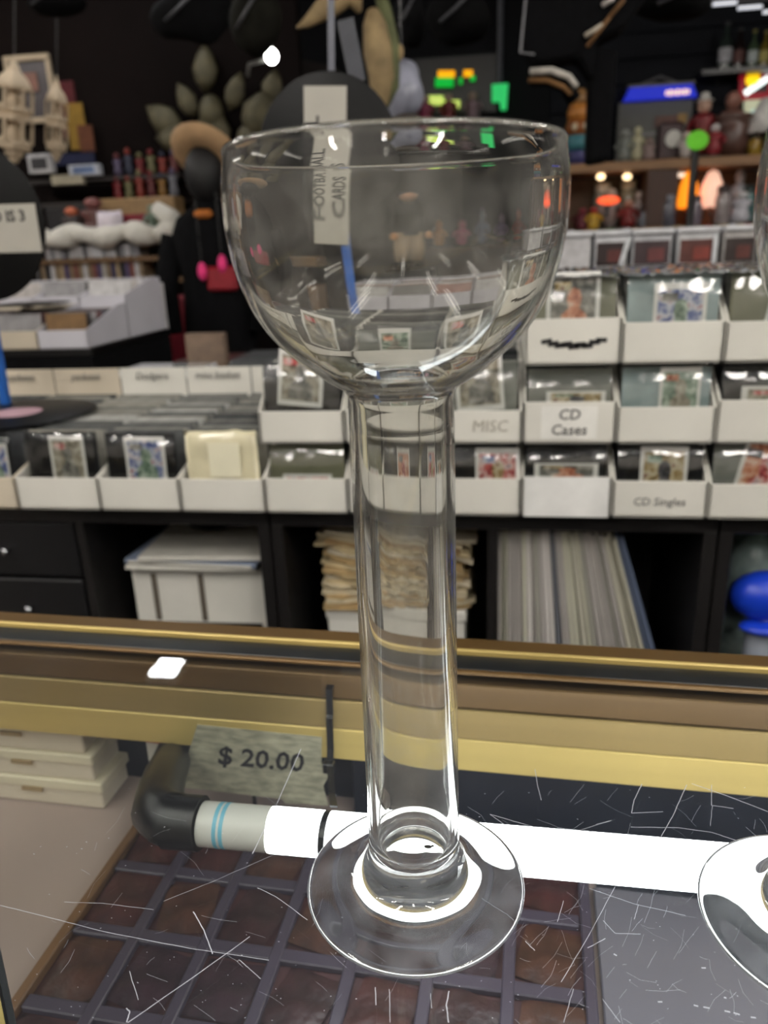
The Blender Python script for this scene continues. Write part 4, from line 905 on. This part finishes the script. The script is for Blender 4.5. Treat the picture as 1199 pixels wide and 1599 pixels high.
B((0, 0, .09), (.12, .1, .18)).build('case', mc((48,16,20)), t, bevel=.012); MB().lathe([(0, 0), (.04, 0), (.04, .008), (0, .008)], 24, mat=Matrix.Translation((.01, -.05, .10)) @ Matrix.Rotation(PI/2, 4, 'X')).build('dial', mc((214,212,204)), t)
figurine('small white figure behind the green starburst', 'figurine', ws(1068, .05), .13, (206,196,190), (216,200,190), .07)
figurine('red-coated figure with white pompom hat', 'figurine', ws(1092), .30, (116,30,34), (196,160,140), .14, hat=(220,216,210))
figurine('white-bearded small red figure', 'figurine', ws(1112, .04), .16, (140,36,44), (216,208,206), .09)
t = thing('brown_pot', 'squat brown pot on the wooden shelf', 'pot', ws(1137, .12), 0)
MB().lathe([(0, 0), (.075, 0), (.10, .06), (.09, .14), (.075, .17), (.098, .19), (.09, .195), (0, .18)], 24).build('body', mc((84,58,50), .35), t, True); MB().tube([(.088, 0, .13), (.125, 0, .10), (.09, 0, .05)], .012, 8).build('handle', mc((84,58,50), .35), t, True)
figurine('brown bald bust behind the squat brown pot', 'bust', (ws(1146)[0], YW+.27, zt+.0025), 0.34, (110,76,66), (150,106,92), .16, arms=False)
t = thing('table_lamp', 'lamp with white sloping shade at the right edge', 'lamp', ws(1190, .1), 0)
MB().lathe([(0, 0), (.05, 0), (.05, .015), (.012, .03), (.012, .12), (0, .12)], 16).build('base', mc((90,80,40)), t, 'auto'); MB().lathe([(.12, .10), (.035, .26), (.031, .26), (.11, .10)], 24, closed=True).build('shade', mc((224,220,216)), t, True)
jar('amber jar below the lamp shade', ws(1175, .04), .09, .06, (150,120,40), (60,50,40))
def wl(px, dy=.12): return (at(px, 352, YW+dy).x, YW+dy, zl+.0005)
figurine('red and yellow doll on the lower wooden board', 'doll', wl(926, .06), .12, (200,160,50), (180,60,60), .08)
figurine('dark red toy at the left of the lower board', 'toy', wl(908, .08), .12, (96,26,40), (130,50,60), .09)
figurine('deep red seated figure on the lower board', 'figurine', wl(980, .07), .15, (120,32,30), (190,140,120), .10)
figurine('white porcelain figure on the lower board', 'figurine', wl(996, .20), .20, (196,192,196), (206,200,200), .10)
figurine('pale grey angel figure at the left of the lower board', 'figurine', wl(952, .17), .22, (170,164,160), (190,180,170), .11)
jar('round silver jar at the centre of the lower board', wl(1010, .05), .09, .08, (150,156,166), (170,176,186))
jar('clear jar with pale lid left of the warm lights', wl(938, .24), .25, .10, (150,150,140), (220,214,196))
jar('tall clear jar with cream lid on the lower board', wl(978, .26), .26, .10, (146,140,120), (224,216,190))
for px, lab in ((938, 'small warm bulb over the clear jar'), (979, 'small warm bulb over the tall clear jar')):
    t = thing('warm_bulb', lab, 'bulb', (at(px, 276, YW+.1).x, YW+.1, at(px, 276, YW+.1).z), 0); MB().ell((0, 0, 0), (.022, .02, .016), 12, 8).build('bulb', emis('warm_bulb', (255,222,170), 3.0), t, True); MB().tube([(0, 0, .014), (0, 0, .05)], .008, 8).build('socket', mc((60,56,50)), t)
t = thing('neon_tray', 'glowing red orange oval sign on the lower board', 'sign', (at(950, 313, YW+.05).x, YW+.05, at(950, 313, YW+.05).z), 0)
MB().ell((0, 0, 0), (sz(950, 313, YW, 36)/2, .02, .022), 18, 8).build('glowing_oval', emis('red_orange_glow', (255,92,50), 1.3), t, True); B((0, .02, -.04), (.02, .01, .09)).build('bracket', BLACK, t)
lampy('orange glowing lantern under the wooden shelf', wl(1070, .08), .27, .105, (255,146,30), 1.2)
lampy('pinkish white glowing globe lamp under the wooden shelf', wl(1106, .10), .27, .12, (246,196,170), .8)
t = thing('white_bar_light', 'short white bar light left of the orange lantern', 'light', (at(1052, 274, YW+.1).x, YW+.1, at(1052, 274, YW+.1).z), 0); B((0, 0, 0), (.12, .02, .02)).build('bar', emis('soft_bar', (240,225,205), 1.2), t, bevel=.004); B((0, .01, .012), (.13, .03, .008)).build('housing', mc((200,196,190)), t)
figurine('white skull-like ornament on the lower board', 'ornament', wl(1152, .06), .17, (200,198,206), (214,212,214), .14, arms=False)
for k, (px, rgb, lid, lab) in enumerate([(1042, (90,90,100), (150,150,160), 'smoky jar under the white bar light'), (1082, (120,110,120), (70,70,76), 'lilac jar beside the orange lantern'), (1125, (150,140,140), (60,50,50), 'clear jar with dark lid on the lower board'), (1180, (160,158,150), (206,204,200), 'pale jar with white lid by the right edge'), (1198, (130,100,90), (180,170,160), 'brown jar cut by the right edge'), (1165, (70,110,110), (40,60,60), 'teal jar on the lower board')]):
    jar(lab, wl(px, .03 if k < 3 else .2), random.uniform(.11, .2), .075, rgb, lid)
figurine('tall white angel ornament before the shelf edge', 'ornament', wl(1148, .24), .29, (190,196,206), (206,206,210), .10)
# low front rail with tiny coloured packs
t = thing('pack_rail', 'thin black rail of small coloured packs below the wooden shelf', 'rail', (at(1040, 366, 3.9).x, 3.9, 0), 0)
zr2 = at(1040, 366, 3.9).z
B((0, 0, zr2-.012), (1.5, .14, .02)).build('tray', BLACK, t); B((0, 0, .01), (1.2, .3, .02)).build('foot', BLACK, t)
for s in (-1, 1): B((s*.6, 0, zr2/2), (.04, .04, zr2-.03)).build('post', BLACK, t)
for k in range(26):
    px = 890+k*12.5; rgb = random.choice([(150,120,90), (120,110,100), (176,160,130), (90,80,60), (140,60,50), (206,206,210), (110,130,80)])
    o = B((0, 0, .018), (.034, .05, .036)).build('small_pack', mc(rgb), bevel=.002); o.location = (at(px, 362, 3.9).x, 3.9, zr2-.0015)
    tag(o, 'tiny coloured pack lined up on the thin black rail', 'pack', 'packs on the black rail')
# green starburst sign on a black post
c = at(1087, 220, 2.6)
t = thing('starburst_sign', 'bright green starburst tag on a black post', 'sign', (c.x, 2.6, ztb), 0)
r = sz(1087, 220, 2.6, 38)/2; poly = [(r*(1 if i % 2 else .82)*math.cos(2*PI*i/32), c.z-ztb+.85*r*(1 if i % 2 else .82)*math.sin(2*PI*i/32)) for i in range(32)]
MB().prism(poly, -.016, -.012).build('starburst', M('fluorescent_green', (96,196,22), .6, var=.08), t)
MB().tube([(0, 0, .0), (0, 0, c.z-ztb+.02)], .011, 8).build('post', BLACK, t); B((0, 0, .006), (.1, .1, .012)).build('foot', BLACK, t)

# ------------------------------------------------------------------ signs and bottles on the back wall
YB = 6.1
a, b = at(972, 160, YB), at(1088, 128, YB)
t = thing('light_box_sign', 'blue lit light box sign with pale red lettering on the wall', 'sign', ((a.x+b.x)/2, YB, a.z), 0); w, h = b.x-a.x, b.z-a.z
MB().prism([(-w/2, 0), (w/2, 0), (w*.42, h*.82), (-w*.42, h*.82)], -.06, .05).build('blue_panel', emis('blue_panel_glow', (18,40,200), .6), t)
B((0, 0, h*.9), (w*.9, .13, h*.16)).build('top_cap', mc((120,116,116)), t)
for i in range(7): B((w*.08+i*w*.048, -.064, h*.32), (w*.036, .006, h*(.28+.1*(i % 2)))).build('letter', emis('pale_letter', (255,214,196), 1.0), t)
hb = at(1030, 250, YB).z-a.z
B((-.02, .02, hb*.5), (w*1.02, .05, -hb)).build('lower_panel', M('grey_green_panel', (92,92,86), .5, var=.15, scale=6), t)
B((-.02, -.01, hb*.55), (w*.9, .02, .02)).build('trim_bar', mc((150,150,148)), t); B((.06, -.01, hb*.36), (w*.32, .02, .07)).build('badge', mc((104,62,48)), t); B((.16, -.016, hb*.33), (.06, .02, .06)).build('badge', mc((170,130,60)), t)
MB().tube([(-w*.35, 0, h*.9), (0, 0, h*1.5), (w*.3, 0, h*.9)], .008, 6).build('hanger', mc((110,108,112)), t)
a, b = at(1150, 158, YB), at(1200, 112, YB)
t = thing('lit_sign', 'red framed lit sign with yellow star and white slash', 'sign', ((a.x+b.x)/2+.02, YB, a.z), 0); w, h = b.x-a.x+.04, b.z-a.z
B((0, .02, h/2), (w, .05, h)).build('backing', mc((26,16,18)), t)
for z in (.02, h-.02): B((0, -.01, z), (w, .03, .04)).build('frame_bar', emis('red_frame', (150,26,40), .5), t)
for x in (-w/2+.02, w/2-.02): B((x, -.01, h/2), (.03, .03, h)).build('frame_bar', _mats['red_frame'], t)
MB().box((0, -.02, h*.5), (w*.75, .02, h*.22), Matrix.Rotation(-.55, 4, 'Y')).build('white_slash', emis('white_slash', (236,250,246), 1.6), t)
MB().lathe([(0, 0), (.045, 0), (.045, .01), (0, .01)], 10, mat=Matrix.Translation((-.03, -.02, h*.74)) @ Matrix.Rotation(PI/2, 4, 'X')).build('yellow_star', emis('yellow_star', (255,206,20), 1.2), t)
a, b = at(1158, 200, YB), at(1194, 152, YB)
t = thing('glass_sign', 'cream glowing beer glass shaped sign under the lit sign', 'sign', ((a.x+b.x)/2, YB, a.z), 0); w, h = b.x-a.x, b.z-a.z
MB().prism([(-w*.36, 0), (w*.36, 0), (w*.5, h), (-w*.5, h)], -.02, .03).build('glass_shape', emis('cream_glow', (206,208,176), .5), t)
MB().ell((0, -.024, h*.42), (w*.24, .008, h*.2), 14, 8).build('roundel', emis('pale_roundel', (190,214,206), .6), t, True); MB().ell((0, -.034, h*.42), (w*.1, .006, h*.08), 10, 6).build('dot', emis('orange_dot', (250,150,80), .7), t, True)
a = at(1118, 110, 6.0); t = thing('bottle_shelf', 'small black wall shelf holding bottles at upper right', 'shelf', (a.x+.35, 6.06, a.z-.03), 0)
B((0, 0, .015), (.9, .24, .03)).build('board', BLACK, t)
for s in (-1, 1): B((s*.3, .1, -.012), (.02, .03, .024)).build('bracket', BLACK, t)
for k, (px, hp, rgb, lab, cap, ltx) in enumerate([(1130, 70, (52,62,58), (190,190,196), (40,40,44), 'dark bottle with silver label, first on the wall shelf'), (1151, 60, (40,30,30), (96,60,56), (24,24,24), 'black bottle with brown label on the wall shelf'), (1173, 56, (70,86,66), (196,206,206), (150,140,70), 'green bottle with pale label on the wall shelf'), (1191, 54, (120,104,44), (190,176,104), (150,140,70), 'amber bottle with yellow label on the wall shelf'), (1210, 56, (60,70,60), (150,140,120), (60,60,60), 'last bottle on the wall shelf, cut by the frame')]):
    bottle(ltx, (at(px, 108, 6.03).x, 6.03, a.z+.0005), sz(px, 80, 6.0, hp), rgb, lab, cap, group='bottles on the wall shelf')
t = thing('neon_sign', 'green and yellow neon sign glowing on the dark back wall', 'sign', at(708, 140, YB+.02), 0); c0 = at(708, 140, YB+.02)
def neon(par, x0, x1, y, rpx, rgb, e, nm_='neon_tube'):
    p0, p1 = at(x0, y, YB)-c0, at(x1, y, YB)-c0; r = sz(x0, y, YB, rpx)
    MB().tube([(p0.x, -.03, p0.z), (p1.x, -.03, p1.z)], r, 10).build(nm_, emis('neon_%d_%d_%d' % rgb, rgb, e), par, True)
B((0, .03, .03), (.6, .02, .36)).build('backing', BLACK, t)
neon(t, 684, 710, 116, 5, (250,170,10), 1.0); neon(t, 724, 738, 115, 5, (250,170,10), 1.0); neon(t, 680, 708, 129, 7, (10,180,60), .8); neon(t, 717, 722, 127, 5, (10,180,60), .8); neon(t, 734, 742, 123, 4, (10,180,60), .8)
neon(t, 668, 692, 157, 7, (200,220,110), .9); neon(t, 690, 718, 163, 6, (200,220,110), .9)
c0 = at(780, 150, YB); t = thing('exit_light', 'small green lit flag sign hanging from a rod on the wall', 'sign', c0, 0); k0 = sz(780, 150, YB, 100)/100
MB().prism([(-12*k0, 16*k0), (13*k0, 16*k0), (11*k0, -20*k0), (2*k0, -20*k0), (0, -8*k0), (-12*k0, -8*k0)], -.03, .02).build('lit_flag', emis('green_flag', (40,200,104), .7), t)
MB().tube([(0, 0, 14*k0), (0, 0, 150*k0)], .02, 6).build('rod', mc((70,72,80)), t)
zd = at(700, 192, 6.0).z
o = B((at(700, 192, 6.0).x, 6.08, zd-.012), (.7, .24, .024)).build('ledge', BLACK); tag(o, 'black wall ledge of dolls under the neon sign', 'shelf')
for px, rgb, lab in ((664, (150,60,90), 'small pink doll below the neon sign'), (738, (140,116,124), 'pale pink doll right of the neon sign'), (700, (120,34,42), 'small red doll below the neon sign')):
    figurine(lab, 'doll', (at(px, 190, 6.0).x, 6.05, zd), .2, rgb, (176,150,140), .12)
# cabinet below so that the dolls and things behind the bowl stand on something
t = thing('back_cabinet', 'dark cabinet of toys behind the glass bowl', 'cabinet', (.12, 5.75, 0), 0)
B((0, 0, .6), (1.5, .5, 1.2)).build('body', DWOOD, t, bevel=.006)
for k in range(3): B((-.5+.5*k, -.256, .6), (.46, .012, 1.1)).build('door', M('cabinet_brown', (58,42,36), .5), t, bevel=.003)
goods = [((206,140,60), (190,120,50), 'amber'), ((190,80,120), (200,120,140), 'rose'), ((90,110,150), (120,130,150), 'steel blue'), ((110,90,130), (140,120,140), 'mauve'), ((170,70,60), (190,110,90), 'brick'), ((196,190,186), (206,196,190), 'white'), ((200,120,50), (206,150,90), 'orange')]
for k, (b_, h_, n_) in enumerate(goods): figurine('%s toy standing on the dark cabinet behind the bowl' % n_, 'toy', (-.42+.17*k, 5.65, 1.2), random.uniform(.22, .32), b_, h_, .115, name='toy_figure', group='toys behind the bowl')

# ------------------------------------------------------------------ hanging things near the ceiling
def hang(t, x, y, z): MB().tube([(x, y, z), (x, y, ZT-t.location.z)], .003, 5).build('hanging_wire', BLACK, t)
c = at(424, 88, 3.2); t = thing('bare_bulb', 'tiny bright bulb on a thin white cord near the ceiling', 'bulb', c, 0)
MB().ell((0, 0, 0), (.024, .024, .026), 14, 10).build('bulb', emis('bright_bulb', (255,255,250), 25), t, True)
MB().tube([(0, 0, .02), (.012, 0, .10), (.03, 0, .22), (.03, 0, ZT-c.z)], .006, 6).build('cord', mc((170,168,160)), t, True)
MB().tube([(-.02, 0, -.01), (-.09, 0, -.02), (-.10, 0, -.06)], .007, 6).build('loose_cord', mc((90,88,84)), t, True)
c = at(580, 90, 2.6); k0 = sz(580, 90, 2.6, 100)/100
t = thing('hanging_creature', 'tan and olive stuffed creature hanging with a pointed snout', 'ornament', c, 0)
TANW = M('tan_hide', (150,128,92), .8, var=.35, scale=20, bump=.3); OLV = M('olive_hide', (92,96,62), .8, var=.3, scale=20, bump=.3)
MB().tube([(5*k0, 0, 60*k0), (8*k0, -.02, 40*k0), (12*k0, -.03, 5*k0), (16*k0, -.02, -30*k0), (12*k0, -.01, -60*k0), (8*k0, 0, -80*k0)], [10*k0, 18*k0, 22*k0, 20*k0, 14*k0, 5*k0], 14).build('body', TANW, t, True)
MB().tube([(10*k0, .02, 110*k0), (22*k0, .02, 60*k0), (32*k0, .0, 10*k0), (30*k0, 0, -40*k0), (14*k0, .01, -75*k0)], [8*k0, 11*k0, 13*k0, 12*k0, 6*k0], 12).build('back_strip', OLV, t, True)
MB().tube([(-30*k0, 0, 100*k0), (-60*k0, -.02, 72*k0), (-95*k0, -.04, 48*k0), (-108*k0, -.05, 42*k0)], [26*k0, 18*k0, 7*k0, 2*k0], 12).build('snout', TANW, t, True)
MB().tube([(-30*k0, .01, 100*k0), (-22*k0, 0, 76*k0), (-16*k0, 0, 62*k0)], [20*k0, 12*k0, 4*k0], 10).build('jaw', TANW, t, True)
MB().ell((44*k0, 0, 4*k0), (6*k0, 6*k0, 12*k0), 8, 6).build('fin', TANW, t, True)
MB().tube([(-28*k0, 0, 105*k0), (10*k0, .02, 110*k0)], 10*k0, 8).build('neck', TANW, t, True); hang(t, 10*k0, .02, 108*k0)
c = at(628, 140, 2.9); t = thing('wrapped_parcel', 'bluish white plastic wrapped parcel hanging beside the olive creature', 'parcel', c, 0); k0 = sz(628, 140, 2.9, 100)/100
g = MB().ell((0, 0, 0), (34*k0, .07, 42*k0), 20, 14); g.v = [tuple(Vector(p)*(1+.22*noise.noise(Vector(p)*16))) for p in g.v]
g.build('wrap', M('bluish_wrap', (168,170,186), .3, var=.45, scale=12, bump=.4), t, True); MB().ell((.02, -.06, -.1), (.05, .03, .02), 8, 6).build('tail', mc((72,64,56)), t, True); hang(t, 0, 0, .05)
c = at(900, 50, 3.0); k0 = sz(900, 50, 3.0, 100)/100
t = thing('hanging_jacket', 'black jacket with white and gold sleeve stripes hanging from the ceiling', 'jacket', c, 0)
def cloth(par, nm, poly, d, mat, y=0.0):
    o = MB().prism([(x*k0, z*k0) for x, z in poly], y-d/2, y+d/2).build(nm, mat, par, bevel=.012); return o
cloth(t, 'body', [(-82,70), (-84,-25), (-60,-48), (0,-40), (25,-72), (30,-20), (70,-5), (105,40), (118,75), (40,95)], .14, BLACKCLOTH)
cloth(t, 'long_sleeve', [(22,-20), (66,-30), (62,-190), (24,-195)], .10, BLACKCLOTH, .04)
MB().tube([(-72*k0, -.08, -58*k0), (-40*k0, -.10, -60*k0), (-12*k0, -.09, -70*k0), (0, -.08, -84*k0)], 5*k0, 8).build('white_stripe', mc((206,200,190), .8), t, True)
MB().tube([(-74*k0, -.08, -70*k0), (-45*k0, -.10, -74*k0), (-20*k0, -.09, -84*k0), (-8*k0, -.08, -94*k0)], 4*k0, 8).build('gold_stripe', mc((120,84,44), .8), t, True)
MB().tube([(-70*k0, -.02, -64*k0), (-40*k0, -.03, -66*k0), (-14*k0, -.02, -76*k0), (0, 0, -96*k0)], 12*k0, 10).build('cuff', BLACKCLOTH, t, True)
for (x0, z0, x1, z1, rgb) in ((10, -15, 36, -2, (196,186,170)), (14, -30, 46, 8, (110,76,40)), (34, 24, 50, 32, (190,182,176)), (46, 8, 66, 30, (110,76,40))): MB().tube([(x0*k0, -.085, z0*k0), (x1*k0, -.085, z1*k0)], 3.5*k0, 6).build('shoulder_stripe', mc(rgb, .8), t, True)
MB().tube([(-80*k0, -.075, 60*k0), (-88*k0, -.075, -30*k0), (-66*k0, -.075, -34*k0)], 1.6*k0, 6).build('metal_hook', mc((150,150,154), .3), t, True); hang(t, 10*k0, 0, 60*k0)
for k, (px, py, rx, rz, Y, rgb, lab) in enumerate([(715, 25, 50, 40, 3.2, (14,14,15), 'black cap hanging under the ceiling left of the jacket'), (400, 30, 40, 50, 3.0, (38,37,30), 'dark olive cloth bundle hanging by the tiny bulb'), (300, 20, 60, 40, 3.4, (16,16,18), 'black bundle hanging near the dark beam'), (90, 5, 46, 16, 3.6, (26,26,28), 'black flat bag hanging at the upper left corner'), (640, 30, 26, 40, 3.4, (24,24,26), 'small charcoal bundle hanging behind the olive creature'), (1050, 5, 60, 24, 3.3, (12,12,13), 'black cloth hanging right of the striped jacket')]):
    c = at(px, py, Y); t = thing('hanging_bundle', lab, 'bundle', c, 0, 'dark bundles under the ceiling'); k0 = sz(px, py, Y, 100)/100
    g = MB().ell((0, 0, 0), (rx*k0, .10, rz*k0), 20, 12); g.v = [tuple(Vector(p)*(1+.25*noise.noise(Vector(p)*9+Vector((k, 0, 0))))) for p in g.v]
    g.build('cloth', M('hang_cloth_%d' % k, tuple(v*.7 for v in rgb), .9, spec=.1, var=.4, scale=20, bump=.3), t, True); MB().tube([(-rx*.5*k0, -.09, -rz*.4*k0), (0, -.11, 0), (rx*.4*k0, -.09, rz*.5*k0)], .006, 6).build('strap', mc((64,64,68), .4), t, True); hang(t, 0, 0, rz*.7*k0)
c = at(1165, 12, 5.4); t = thing('slim_light', 'row of small white lights at the upper right corner', 'light', c, 0)
for k in range(3): B((-.12+.14*k, 0, -.03*k+.03), (.13, .02, .014)).build('light_strip', emis('slim_white', (230,232,240), .9), t)
B((.05, .02, .05), (.6, .03, .03)).build('housing', mc((60,60,66)), t); hang(t, 0, .02, .05)

# ------------------------------------------------------------------ large doll seen through the bowl
c = at(642, 445, 3.3); h = at(642, 288, 3.3).z-c.z
t = thing('pedestal', 'black pedestal under the large doll behind the bowl', 'pedestal', (c.x, 3.3, 0), 0)
B((0, 0, c.z/2), (.22, .22, c.z)).build('column', BLACK, t, bevel=.004); B((0, 0, .02), (.28, .28, .04)).build('plinth', BLACK, t, bevel=.004)
t = thing('large_doll', 'large doll in black top and tan trousers behind the bowl', 'doll', (c.x, 3.3, c.z), .3)
KH = M('tan_trousers', (160,136,104), .8, var=.15)
for s_ in (-1, 1):
    MB().tube([(s_*.035, 0, .04), (s_*.036, 0, h*.28), (s_*.028, 0, h*.52)], [.032, .038, .042], 12).build('trouser_leg', KH, t, True)
    MB().ell((s_*.036, -.02, .018), (.028, .05, .018), 12, 7).build('shoe', BLACK, t, True)
    MB().tube([(s_*.075, 0, h*.74), (s_*.105, -.01, h*.60), (s_*.085, -.05, h*.50)], [.026, .022, .018], 10).build('arm', BLACKCLOTH, t, True)
    MB().ell((s_*.08, -.062, h*.475), (.018, .02, .022), 10, 7).build('hand', mc((206,146,90)), t, True)
MB().lathe([(.07, h*.48), (.066, h*.60), (.085, h*.72), (.06, h*.78), (.025, h*.80), (0, h*.81)], 16, mat=Matrix.Diagonal((1, .7, 1, 1))).build('torso', BLACKCLOTH, t, True)
MB().ell((0, 0, h*.89), (.044, .048, h*.095), 14, 10).build('head', mc((196,150,120)), t, True)
MB().ell((0, .008, h*.915), (.048, .05, h*.085), 14, 10).build('hair', M('dark_hair', (28,22,19), .6, var=.3), t, True)
